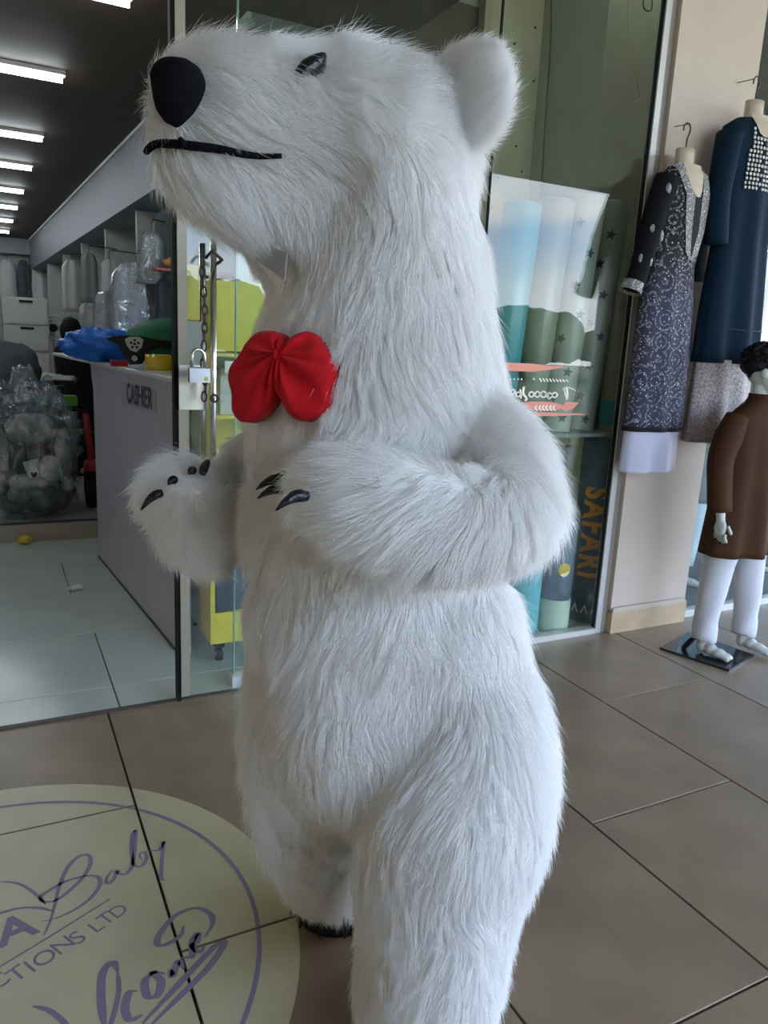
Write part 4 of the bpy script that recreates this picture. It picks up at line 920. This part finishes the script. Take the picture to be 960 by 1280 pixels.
# salmon brush strokes and mirrored lettering stuck on the inside of the glass
YG = YF-.006
ls = thing('window_lettering', 'salmon brush strokes with mirrored cream lettering stuck on the display window', 'window sticker', (2.2, YG, 1.1))
def cW(pts): return [(600+x/6., 420+y/6.) for x, y in pts]
def brush(pts, name):
    mb = MB().prism([on(x, y, 1, YG) for x, y in cW(pts)], (0, -.0008, 0)); obj(name, mb, M_salmon, ls)
brush([(120, 200), (240, 200), (400, 208), (520, 222), (660, 226), (600, 240), (500, 256), (400, 268), (240, 262), (120, 240)], 'brush_stroke')
brush([(240, 520), (300, 498), (380, 492), (480, 492), (560, 500), (620, 515), (600, 550), (500, 560), (400, 556), (300, 540)], 'brush_stroke')
brush([(640, 495), (740, 498), (700, 545), (640, 560), (600, 545)], 'brush_stroke'); brush([(390, 570), (480, 570), (640, 578), (830, 585), (700, 594), (560, 602), (400, 600)], 'brush_stroke')
def pen(mb, pts, w):
    P = resolve([on(x, y, 1, YG-.0012) for x, y in cW(pts)], 5); L_ = []; R_ = []
    for i, p in enumerate(P):
        t = P[min(i+1, len(P)-1)]-P[max(i-1, 0)]; t /= np.linalg.norm(t)+1e-9; nn = np.array([-t[2], 0, t[0]]); ww = w*(.5+.5*abs(t[2])); L_.append(p+nn*ww/2); R_.append(p-nn*ww/2)
    n_ = len(P); mb.add(L_+R_, [(i, i+1, n_+i+1, n_+i) for i in range(n_-1)])
rows = [MB(), MB(), MB()]; lm = rows[1]
pen(lm, [(620, 400), (650, 385), (690, 395), (720, 410)], .006); pen(lm, [(650, 390), (655, 430), (650, 478)], .012); pen(lm, [(632, 400), (640, 440), (650, 475)], .006)
for cx_, cy_, rr in ((560, 445, 22), (520, 450, 24), (475, 440, 26), (430, 440, 24), (385, 440, 22), (245, 420, 20), (285, 440, 20)):
    pen(lm, [(cx_+rr, cy_-8), (cx_, cy_-rr), (cx_-rr*.8, cy_), (cx_, cy_+rr*.8), (cx_+rr*.8, cy_+4), (cx_+rr, cy_-10)], .009)
pen(lm, [(330, 380), (325, 430), (350, 470), (335, 485)], .012); pen(lm, [(300, 400), (310, 440), (305, 470)], .009); pen(lm, [(515, 420), (512, 450), (520, 478)], .009); pen(lm, [(222, 400), (225, 440), (238, 460)], .009)
lm = rows[0]
for x in (225, 255, 285, 310): pen(lm, [(x, 318), (x+4, 330)], .008)
for k in range(9): pen(lm, [(445+k*25, 316+k*1.5), (455+k*25, 330+k), (462+k*25, 344)], .007)
pen(lm, [(400, 312), (410, 330), (395, 318)], .007)
lm = rows[2]
for x in (425, 455, 480, 505, 535, 560): pen(lm, [(x, 520), (x-10, 540), (x+6, 562)], .008)
for lm in rows: obj('cream_lettering', lm, M_creamp, ls, fix=False)
# cables hanging in the bay
def cable(lab, pts, Y, r, m, name='cable'):
    P = resolve([on(x, y, 1, Y) for x, y in pts], 5); return single(name, MB().tube(P, r, 6), m, lab, 'cable', tuple(P[0]), smooth=True)
cable('dark double-width cable hanging straight down the olive board', [(695, -40), (692, 60), (685, 130), (680, 215), (676, 300)], 3.52, .006, M_cable)
cable('thin dark cable beside the thick one on the olive board', [(690, -40), (688, 60), (683, 130), (678, 215), (672, 300)], 3.48, .004, M_cable)
cable('thin pale grey wire near the corner of the olive board', [(724, -40), (725, 40), (719, 120), (711, 215)], 3.50, .003, M_alu)
cable('tan wire hanging loose with a bent end beside the window frame', [(789, -40), (785, 30), (789, 75), (798, 110), (800, 122), (793, 128), (787, 128)], 2.85, .003, M_tan)
cable('small looped end of dark wire at the top of the window bay', [(806, -20), (804, 5), (808, 13), (815, 10), (814, -20)], 2.85, .003, M_cable)

# ------------------------------------------------------------------ hanging dresses
def garm(secs, Y, folds=0, famp=0., n=56, steps=26, ph=0.):
    S = np.array(secs, float); zs = np.linspace(S[0, 0], S[-1, 0], steps); fz = lambda z, i: np.interp(-z, -S[:, 0], S[:, i]); rings = []
    for z in zs:
        u = (S[0, 0]-z)/(S[0, 0]-S[-1, 0]); cx, rx, ry = fz(z, 1), fz(z, 2), fz(z, 3)
        rings.append([(cx+rx*math.cos(a)*(1+famp*.4*u*math.sin(folds*a+ph)/rx), Y+ry*math.sin(a)+famp*u*math.sin(folds*a+ph+z*1.2)*math.sin(a)**2, z) for a in np.linspace(0, 2*PI, n, endpoint=False)])
    return rings, fz
def front(fz, Y, x, z, o=.004):
    k = (x-fz(z, 1))/fz(z, 2); return (x, Y-fz(z, 3)*math.sqrt(max(0, 1-min(1, abs(k))**2))-o, z)
def strip(fz, Y, rows, o=.004, nx=6, th=.002):
    R = []
    for i in range(len(rows)-1):
        for k in range(4 if i < len(rows)-2 else 5):
            t = k/4; R.append([rows[i][j]*(1-t)+rows[i+1][j]*t for j in range(3)])
    m = MB(); vs = []
    for z, xa, xb in R:
        for j in range(nx+1): vs.append(front(fz, Y, xa+(xb-xa)*j/nx, z, o))
    w = nx+1; m.add(vs, [(i*w+j, i*w+j+1, (i+1)*w+j+1, (i+1)*w+j) for i in range(len(R)-1) for j in range(nx)]); return m
def embro(name, base, base2, zsplit, thread, dens=13, amt=.5):
    m = bpy.data.materials.new(name); m.use_nodes = True; t = m.node_tree; b = t.nodes['Principled BSDF']; A = t.nodes.new; K = t.links.new; b.inputs['Roughness'].default_value = .7; b.inputs['Specular IOR Level'].default_value = .2
    c = A('ShaderNodeTexCoord'); sp = A('ShaderNodeSeparateXYZ'); K(c.outputs['Object'], sp.inputs[0])
    mr = A('ShaderNodeMapRange'); mr.inputs['From Min'].default_value = zsplit-.12; mr.inputs['From Max'].default_value = zsplit+.12; K(sp.outputs['Z'], mr.inputs['Value'])
    bc = A('ShaderNodeMix'); bc.data_type = 'RGBA'; bc.inputs[6].default_value = (*base2, 1); bc.inputs[7].default_value = (*base, 1); K(mr.outputs[0], bc.inputs[0])
    v = A('ShaderNodeTexVoronoi'); v.inputs['Scale'].default_value = dens; v.inputs['Randomness'].default_value = .35; K(c.outputs['Object'], v.inputs['Vector'])
    s1 = A('ShaderNodeMath'); s1.operation = 'MULTIPLY'; s1.inputs[1].default_value = 26; K(v.outputs['Distance'], s1.inputs[0])
    s2 = A('ShaderNodeMath'); s2.operation = 'SINE'; K(s1.outputs[0], s2.inputs[0])
    g = A('ShaderNodeMath'); g.operation = 'GREATER_THAN'; g.inputs[1].default_value = .45; K(s2.outputs[0], g.inputs[0])
    nz = A('ShaderNodeTexNoise'); nz.inputs['Scale'].default_value = 120; K(c.outputs['Object'], nz.inputs['Vector'])
    g2 = A('ShaderNodeMath'); g2.operation = 'GREATER_THAN'; g2.inputs[1].default_value = .5; K(nz.outputs['Fac'], g2.inputs[0])
    mu = A('ShaderNodeMath'); mu.operation = 'MULTIPLY'; K(g.outputs[0], mu.inputs[0]); K(g2.outputs[0], mu.inputs[1])
    v2 = A('ShaderNodeTexVoronoi'); v2.inputs['Scale'].default_value = 60; K(c.outputs['Object'], v2.inputs['Vector'])
    g3 = A('ShaderNodeMath'); g3.operation = 'LESS_THAN'; g3.inputs[1].default_value = .17; K(v2.outputs['Distance'], g3.inputs[0])
    mm = A('ShaderNodeMath'); mm.operation = 'MULTIPLY'; mm.inputs[1].default_value = amt; K(mu.outputs[0], mm.inputs[0]); mxm = A('ShaderNodeMath'); mxm.operation = 'MAXIMUM'; K(mm.outputs[0], mxm.inputs[0]); K(g3.outputs[0], mxm.inputs[1])
    x = A('ShaderNodeMix'); x.data_type = 'RGBA'; K(mxm.outputs[0], x.inputs[0]); K(bc.outputs[2], x.inputs[6]); x.inputs[7].default_value = (*thread, 1); K(x.outputs[2], b.inputs['Base Color'])
    bu = A('ShaderNodeBump'); bu.inputs['Strength'].default_value = .5; bu.inputs['Distance'].default_value = .004; K(mxm.outputs[0], bu.inputs['Height']); K(bu.outputs[0], b.inputs['Normal']); return m
def hookm(x, Y, z0, z1):
    return MB().tube(resolve([(x, Y, z0), (x+.002, Y, z0+.05), (x+.012, Y, z1-.035), (x+.010, Y, z1-.008), (x-.008, Y, z1), (x-.024, Y, z1-.012), (x-.026, Y, z1-.032)], 5), .0035, 8)
def torso(x, Y, zt, w):
    S = [(zt, x, .046, .034), (zt-.06, x, .045, .035), (zt-.09, x, .06, .04), (zt-.14, x, w*.75, .05), (zt-.25, x, w*.82, .058), (zt-.4, x, w*.7, .05), (zt-.55, x, w*.66, .048)]
    return garm(S, Y, 0, 0, 32, 20)
def sleeve(pts, rs, m, par, name='sleeve'):
    return obj(name, MB().tube(resolve(pts, 4), list(np.interp(np.linspace(0, 1, (len(pts)-1)*4+1), np.linspace(0, 1, len(rs)), rs)), 18), m, par, True)
# black and silver dress
Y1 = 2.565
k1 = thing('embroidered_dress', 'black and slate tunic with silver sequin embroidery and a lilac-white underskirt on the pillar', 'dress', (2.70, Y1, .83))
S1 = [(2.155, 2.705, .085, .048), (2.13, 2.715, .135, .055), (2.05, 2.72, .150, .062), (1.9, 2.712, .140, .066), (1.75, 2.70, .128, .058), (1.6, 2.70, .150, .062), (1.3, 2.705, .165, .070), (1.03, 2.705, .170, .070)]
rg, f1 = garm(S1, Y1, 9, .007); M_d1 = embro('sequin net', (.012, .009, .009), (.040, .040, .065), .65+.25, (.66, .64, .64), 12, .28)
obj('tunic', MB().loft(rg), M_d1, k1, True)
tr1, ft = torso(2.70, Y1, 2.232, .11); obj('torso_form', MB().loft(tr1), M_form, k1, True)
obj('hook', hookm(2.70, Y1, 2.225, 2.335), M_hook, k1, True)
M_em = embro('silver embroidery', (.20, .19, .18), (.20, .19, .18), 5, (.75, .73, .68), 40, .8)
obj('neck_skin', strip(f1, Y1, [(2.165, 2.655, 2.762), (2.12, 2.665, 2.765), (2.06, 2.70, 2.760), (2.035, 2.730, 2.745)], .006), M_form, k1, True)
obj('placket', strip(f1, Y1, [(2.04, 2.725, 2.75), (2.0, 2.722, 2.765), (1.9, 2.725, 2.765), (1.83, 2.738, 2.752)], .005), M_black, k1, True)
obj('neck_embroidery', strip(f1, Y1, [(2.165, 2.612, 2.652), (2.10, 2.640, 2.682), (2.04, 2.672, 2.722), (1.9, 2.685, 2.722), (1.81, 2.705, 2.738), (1.78, 2.735, 2.748)], .005), M_em, k1, True)
obj('neck_embroidery', strip(f1, Y1, [(2.16, 2.768, 2.80), (2.06, 2.770, 2.835), (1.9, 2.768, 2.83), (1.81, 2.754, 2.80), (1.78, 2.748, 2.76)], .005), M_em, k1, True)
obj('hem_band', MB().loft([[(p[0], p[1], z) for p in [tuple((np.array(q)-np.array([2.705, Y1, 0]))*[1.02, 1.03, 1]+np.array([2.705, Y1, 0])) for q in rg[-1]]] for z in (1.045, 1.025)], False), M_black, k1, True)
u1, fu = garm([(1.06, 2.705, .160, .062), (.95, 2.705, .162, .062), (.835, 2.705, .166, .064)], Y1, 7, .012); obj('underskirt', MB().loft(u1), M_wskirt, k1, True)
M_sl = mat('black net sleeve', (.008, .008, .010), .9, spec=.15)
s1 = sleeve([(2.615, Y1, 2.10), (2.565, Y1-.01, 1.98), (2.525, Y1-.02, 1.85), (2.495, Y1-.02, 1.72), (2.47, Y1-.02, 1.635)], [.055, .052, .048, .042, .044], M_sl, k1)
obj('cuff', MB().tube([(2.472, Y1-.02, 1.665), (2.458, Y1-.02, 1.625)], [.046, .048], 18, False), M_em, s1, True)
for x, z in ((2.575, 2.05), (2.51, 1.88), (2.56, 1.86), (2.475, 1.76), (2.515, 1.755)):
    obj('flower_motif', MB().ell((x, Y1-.062+abs(x-2.54)*.3, z), (.013, .010, .024), None, 10, 8), M_em, s1, True)
sleeve([(2.80, Y1, 2.09), (2.85, Y1-.005, 1.98), (2.862, Y1-.01, 1.85), (2.868, Y1-.01, 1.70)], [.04, .03, .026, .024], M_sl, k1)
# teal dress
Y2 = 2.54
k2 = thing('teal_dress', 'dark teal tunic with pearl beaded bib over a speckled cream underskirt on the pillar', 'dress', (3.09, Y2, .97))
S2 = [(2.395, 3.06, .10, .05), (2.36, 3.065, .175, .062), (2.25, 3.07, .190, .075), (2.05, 3.08, .170, .075), (1.9, 3.085, .165, .07), (1.6, 3.09, .190, .078), (1.345, 3.10, .205, .082)]
rg, f2 = garm(S2, Y2, 7, .020, ph=.6); obj('tunic', MB().loft(rg), M_tealc, k2, True)
tr2, ft = torso(3.055, Y2, 2.475, .13); obj('torso_form', MB().loft(tr2), M_form, k2, True); obj('hook', hookm(3.055, Y2, 2.47, 2.575), M_hook, k2, True)
obj('neck_skin', strip(f2, Y2, [(2.41, 2.99, 3.125), (2.36, 3.01, 3.12), (2.33, 3.03, 3.10), (2.318, 3.055, 3.08)], .006), M_form, k2, True)
bb2 = MB()
for i in range(14):
    z = 2.345-i*.0185
    for j in range(11):
        x = 2.982+j*.0195+(.5*(i % 2))*.0195*.3
        if i < 2 and 3.01 < x < 3.115: continue
        if 3.062 < x < 3.079: continue
        if x > 3.20 or (i < 5 and x < 2.99+.0*i): continue
        q_ = front(f2, Y2, x, z, .006); bb2.ell(q_, (.0088, .004, .0072), None, 6, 4)
obj('beaded_bib', bb2, mat('pearl bead', (.66, .62, .55), .3), k2, True, kind='stuff')
obj('bib_slit', strip(f2, Y2, [(2.33, 3.064, 3.076), (2.1, 3.066, 3.078)], .005), M_black, k2, True)
obj('hem_pleat', strip(f2, Y2, [(1.50, 2.99, 3.30), (1.495, 2.99, 3.30)], .012), mat('teal seam', (.002, .01, .025), .8), k2, True)
sleeve([(2.93, Y2, 2.32), (2.905, Y2-.01, 2.2), (2.885, Y2-.02, 2.05), (2.895, Y2-.03, 1.86)], [.06, .055, .05, .052], M_tealc, k2)
sleeve([(3.21, Y2, 2.32), (3.25, Y2-.01, 2.2), (3.27, Y2-.02, 2.05), (3.28, Y2-.02, 1.9)], [.06, .055, .05, .05], M_tealc, k2)
M_spk = mat('speckled cream cotton', (.52, .47, .44), .8, col2=(.22, .17, .18), scale=110)
u2, fu = garm([(1.36, 3.09, .185, .07), (1.15, 3.09, .19, .075), (.975, 3.09, .195, .078)], Y2, 8, .022); obj('underskirt', MB().loft(u2), M_spk, k2, True)
for x, z, n_ in ((2.70, 2.333, 'small bronze nail holding the hook of the black and slate tunic'), (3.055, 2.573, 'small bronze nail holding the hook of the dark teal tunic')):
    single('nail', MB().cyl((x+.012, YF-.036, z+.01), (x-.004, Y1-.01, z-.003), .002, 8), M_hook, n_, 'nail', (x, YF-.04, z))

# ------------------------------------------------------------------ child mannequin
bx, by = 3.02, 2.27
mn = thing('child_mannequin', 'child-size mannequin with black hair, brown kurta and white trousers on a black base plate', 'mannequin', (bx, by, 0))
bp = [(2.76, 2.40), (3.07, 2.50), (3.13, 2.17), (2.86, 2.09)]; obj('base_plate', MB().prism([(x, y, 0) for x, y in bp], (0, 0, .010)), mat('black base', (.014, .015, .018), .22), mn)
def blob(pts, mb, n=5):
    for q in resolve([np.array(p) for p in pts], n): mb.ell(q[:3], (q[3], q[3]*.9, q[3]), None, 14, 10)
mb = MB(); hx, hy, hz = 3.04, 2.27, 1.325
hd = Matrix.Rotation(math.radians(38), 3, 'Z')   # the head is turned to its left
def hp(x, y, z): v = hd @ Vector((x, y, z)); return (hx+v.x, hy+v.y, hz+v.z)
HA = np.array(hd.transposed())
mb.ell(hp(0, 0, .01), (.070, .086, .088), HA, 24, 16); mb.ell(hp(0, -.025, -.045), (.050, .056, .058), HA, 20, 14); mb.ell(hp(0, -.05, -.085), (.026, .026, .02), HA, 14, 10)
mb.ell(hp(0, -.088, -.022), (.009, .014, .020), HA, 12, 8)                              # nose
mb.ell(hp(0, -.077, -.058), (.020, .010, .008), HA, 12, 8)                              # lips
for s_ in (-1, 1): mb.ell(hp(s_*.030, -.072, .008), (.015, .010, .010), HA, 12, 8); mb.ell(hp(s_*.070, .005, -.012), (.009, .017, .026), HA, 12, 8)
blob([(hx-.005, hy+.01, 1.25, .042), (3.03, by+.01, 1.18, .042), (3.025, by+.01, 1.12, .07)], mb)
blob([(3.02, by+.01, 1.12, .085), (3.02, by, 1.0, .10), (3.02, by, .85, .095), (3.02, by, .72, .105)], mb)
mb.ell((3.02, by, 1.075), (.13, .055, .05), None, 20, 12)
blob([(2.895, by, 1.075, .04), (2.83, by, .93, .036), (2.825, by-.02, .80, .030), (2.83, by-.04, .70, .022), (2.832, by-.045, .665, .021)], mb, 7)
blob([(3.145, by, 1.075, .04), (3.21, by, .93, .036), (3.215, by-.02, .80, .030), (3.21, by-.04, .70, .022), (3.208, by-.045, .665, .021)], mb, 7)
for s_, X0 in ((-1, 2.83), (1, 3.212)):
    mb.ell((X0, by-.05, .635), (.019, .030, .040), None, 14, 10)
blob([(2.965, by, .70, .075), (2.93, by, .50, .058), (2.905, by, .32, .046), (2.90, by+.01, .14, .030), (2.90, by+.01, .07, .026)], mb, 7)
blob([(3.08, by, .70, .075), (3.11, by, .50, .058), (3.13, by-.01, .32, .046), (3.15, by-.01, .14, .030), (3.15, by-.01, .07, .026)], mb, 7)
for (fx_, fy_) in ((2.90, by+.01), (3.15, by-.01)):
    dx_, dy_ = .28, -.96
    for u, w_, h_ in ((0, .027, .036), (.04, .030, .030), (.08, .034, .022), (.11, .034, .016)): mb.ell((fx_+dx_*u, fy_+dy_*u, .012+h_), (w_, w_, h_), None, 14, 10)
me = remesh(mb, .006, 3, .4)
for v in me.vertices: v.co -= Vector(mn.location); v.co.z = max(v.co.z, .011)
bd = obj('body', me, M_mask, mn, True, fix=False)
def fing(base, d, L_, r, bend):
    p = np.array(base); d = np.array(d, float); pts = [p]
    for k in range(4):
        pts.append(pts[-1]+d/np.linalg.norm(d)*L_/4); d = d+np.array(bend)*.35
    return MB().tube(resolve(pts, 2), [r]*7+[r*.9, r*.45], 8)
for s_, X0 in ((1, 2.83), (-1, 3.212)):
    for j, L_ in enumerate((.046, .052, .050, .040)):
        obj('finger', fing((X0+s_*.004, by-.075+j*.016, .610), (0, 0, -1), L_, .0075, (s_*.9, 0, .15)), M_mask, bd, True)
    obj('thumb', fing((X0+s_*.010, by-.078, .648), (s_*.2, -.5, -1), .042, .008, (s_*.3, .2, 0)), M_mask, bd, True)
    for j in range(0): pass
for (fx_, fy_) in ((2.90, by+.01), (3.15, by-.01)):
    for j in range(5):
        o_ = -.026+j*.013; L_ = (.018, .022, .022, .019, .016)[j]; b_ = np.array([fx_+.28*.125+.96*o_*.9, fy_-.96*.125+.28*o_*.9, .022])
        obj('toe', MB().ell(b_, (.0075, .014, .0085), None, 10, 8), M_mask, bd, True)
for s_ in (-1, 1):
    obj('eyelid_line', MB().tube([hp(s_*.018, -.083, .006), hp(s_*.030, -.084, .012), hp(s_*.043, -.077, .008)], .0014, 5), M_hair, bd); obj('eyebrow', MB().tube([hp(s_*.015, -.082, .027), hp(s_*.030, -.083, .033), hp(s_*.048, -.072, .028)], .0018, 5), M_hair, bd)
hr = MB()
hr.ell(hp(0, .018, .035), (.082, .090, .078), HA, 30, 18); hr.v = [tuple(np.array(v)+.020*np.array(noise.noise_vector(Vector(v)*28))) for v in hr.v]
for k in range(70):
    a = random.uniform(-PI, PI); e_ = random.uniform(.1, 1.3); d = Vector((math.cos(a)*math.cos(e_)*.082, math.sin(a)*math.cos(e_)*.09+.018, math.sin(e_)*.078+.035))
    if d.y < -.03 and d.z < .05: continue
    p = np.array(hp(*d)); hr.ell(p, (.014, .014, .011), None, 8, 6)
for k in range(9):
    x = -.055+k*.0138; hr.tube([hp(x, -.062, .085), hp(x+.006, -.086, .065), hp(x+.002, -.088, .042-.006*(k % 3))], [.011, .009, .003], 6)
for s_ in (-1, 1): hr.tube([hp(s_*.068, -.02, .06), hp(s_*.074, -.015, .02), hp(s_*.071, -.015, -.012)], [.014, .010, .004], 6)
obj('hair', hr, M_hair, mn, True)
SK = [(1.205, 3.03, .050, .050), (1.165, 3.028, .085, .062), (1.135, 3.022, .150, .078), (1.06, 3.02, .160, .095), (.9, 3.02, .155, .105), (.7, 3.02, .175, .115), (.495, 3.02, .195, .12)]
rg, fk = garm(SK, by, 7, .020, ph=2.2); ko = obj('kurta', MB().loft(rg), M_kurta, mn, True)
obj('collar', MB().loft([[(3.032+r*math.cos(a), by-.002+r*math.sin(a), z) for a in np.linspace(0, 2*PI, 32, endpoint=False)] for r, z in ((.056, 1.185), (.053, 1.222), (.049, 1.222), (.050, 1.188))], False), M_kurta, ko, True)
obj('button_placket', strip(fk, by, [(1.17, 3.015, 3.040), (.93, 3.012, 3.040)], .004), mat('brown placket', (.12, .055, .018), .7), ko, True)
for z in (1.20, 1.14, 1.08, 1.02, .96):
    q_ = front(fk, by, 3.026, z, .010 if z < 1.19 else .012); obj('button', MB().cyl(q_, (q_[0], q_[1]-.004, q_[2]), .006, 10), M_chrome, ko)
sleeve([(2.905, by, 1.115), (2.862, by, 1.03), (2.832, by, .93), (2.825, by-.02, .81), (2.828, by-.035, .705)], [.055, .062, .056, .052, .052], M_kurta, mn)
sleeve([(3.135, by, 1.115), (3.178, by, 1.03), (3.208, by, .93), (3.215, by-.02, .81), (3.212, by-.035, .705)], [.055, .062, .056, .052, .052], M_kurta, mn)
def leg(P, R_, nm='trouser_leg'):
    P = resolve(P, 5); R_ = np.interp(np.linspace(0, 1, len(P)), np.linspace(0, 1, len(R_)), R_); rings = []
    for i, (p, r_) in enumerate(zip(P, R_)): rings.append([(p[0]+r_*math.cos(a)*(1+.05*math.sin(3*a+i*.5)), p[1]+r_*math.sin(a)*(1+.05*math.sin(2*a+i*.9)), p[2]+.008*math.sin(2*a+i*1.3)) for a in np.linspace(0, 2*PI, 24, endpoint=False)])
    obj(nm, MB().loft(rings), M_wtrous, mn, True)
leg([(2.955, by, .72), (2.93, by, .52), (2.905, by, .34), (2.898, by+.008, .18), (2.898, by+.005, .085)], [.088, .078, .062, .055, .056])
leg([(3.085, by, .72), (3.11, by, .52), (3.13, by-.01, .34), (3.148, by-.01, .18), (3.15, by-.012, .085)], [.088, .078, .062, .055, .056])
obj('support_rod', MB().cyl((2.86, by+.08, .01), (2.88, by+.03, .10), .012, 10), M_plastic, mn)

# ------------------------------------------------------------------ seen through the second window
def innerm(px, Y, lab, k):
    c = on(px, 740, 1, Y); x = c[0]; t = thing('window_mannequin', lab, 'mannequin', (x, Y, .03), 'mannequins inside the second window')
    mb = MB()
    for s_ in (-.07, .07):
        blob([(x+s_, Y, .75, .07), (x+s_*1.3, Y, .45, .05), (x+s_*1.4, Y+.01, .12, .03), (x+s_*1.4, Y, .07, .028)], mb, 6)
        for u, h_ in ((0, .034), (.05, .026), (.09, .018)): mb.ell((x+s_*1.4+u*.5, Y-u*.9, .032+h_), (.03, .034, h_), None, 12, 8)
    blob([(x, Y, .75, .11), (x, Y, 1.0, .11), (x, Y, 1.15, .10), (x, Y, 1.25, .045), (x, Y, 1.31, .045)], mb, 6); mb.ell((x, Y, 1.40), (.07, .085, .10), None, 18, 12)
    me = remesh(mb, .012, 3)
    for v in me.vertices: v.co -= Vector(t.location)
    obj('body', me, M_mask, t, True, fix=False)
    for s_ in (-.07, .07): obj('trouser_leg', MB().tube(resolve([(x+s_, Y, .78), (x+s_*1.3, Y, .45), (x+s_*1.4, Y+.01, .16)], 4), [.09, .088, .085, .08, .074, .07, .062, .056, .052], 18), mat('pale blue trousers', (.42, .52, .58), .8), t, True)
    r2, _ = garm([(1.22, x, .10, .06), (1.16, x, .17, .09), (.9, x, .16, .11), (.55, x, .19, .12)], Y, 6, .01); obj('tunic', MB().loft(r2), M_navy, t, True)
innerm(866, 3.05, 'mannequin legs in pale blue trousers inside the second window beside the pillar', 0)
innerm(945, 3.15, 'mannequin in pale blue trousers inside the second window behind the child mannequin', 1)
struct('platform', MB().b2((3.27, YF+.08, 0), (6.3, 4.2, .03)), mat('dark plinth', (.05, .06, .07), .5))
struct('wall_bay', MB().b2((3.3, 3.95, .03), (6.3, 4.0, 1.25)), mat('dark backing', (.035, .045, .06), .6))
gr = thing('garment_rail', 'chrome garment rail inside the second window', 'rail', (3.9, 3.45, .03))
obj('rail_bar', MB().cyl((3.36, 3.45, 2.06), (4.9, 3.45, 2.06), .012, 10), M_chrome, gr)
for x in (3.36, 4.9): obj('upright', MB().cyl((x, 3.45, .03), (x, 3.45, 2.06), .014, 10), M_chrome, gr)
M_gold = embro('gold sequins', (.30, .22, .08), (.30, .22, .08), 5, (.85, .70, .35), 60, .9)
for k in range(6):
    x = 3.50+k*.21; t = thing('hung_garment', ('beige satin garment on the rail, nearest the pillar', 'white satin garment on the rail, second from the pillar', 'gold sequin garment on the rail, third from the pillar', 'beige satin garment on the rail, fourth from the pillar', 'white satin garment on the rail, fifth from the pillar', 'gold sequin garment on the rail, farthest from the pillar')[k], 'garment', (x, 3.45, 2.06), 'garments on the rail')
    r2, _ = garm([(2.03, x, .03, .03), (1.98, x, .075, .16), (1.5, x, .08, .17), (1.30, x, .09, .18)], 3.45, 9, .012)
    obj('garment', MB().loft(r2), (mat('beige satin', (.55, .40, .26), .35), mat('white satin', (.68, .62, .52), .35), M_gold)[k % 3], t, True)
    r3, _ = garm([(1.30, x, .08, .17), (1.10, x, .09, .18)], 3.45, 9, .02); obj('sequin_hem', MB().loft(r3), M_gold, t, True)
    obj('hook', MB().tube([(x, 3.43, 2.02), (x, 3.43, 2.07), (x, 3.45, 2.08), (x, 3.47, 2.055)], .003, 6), M_hook, t)
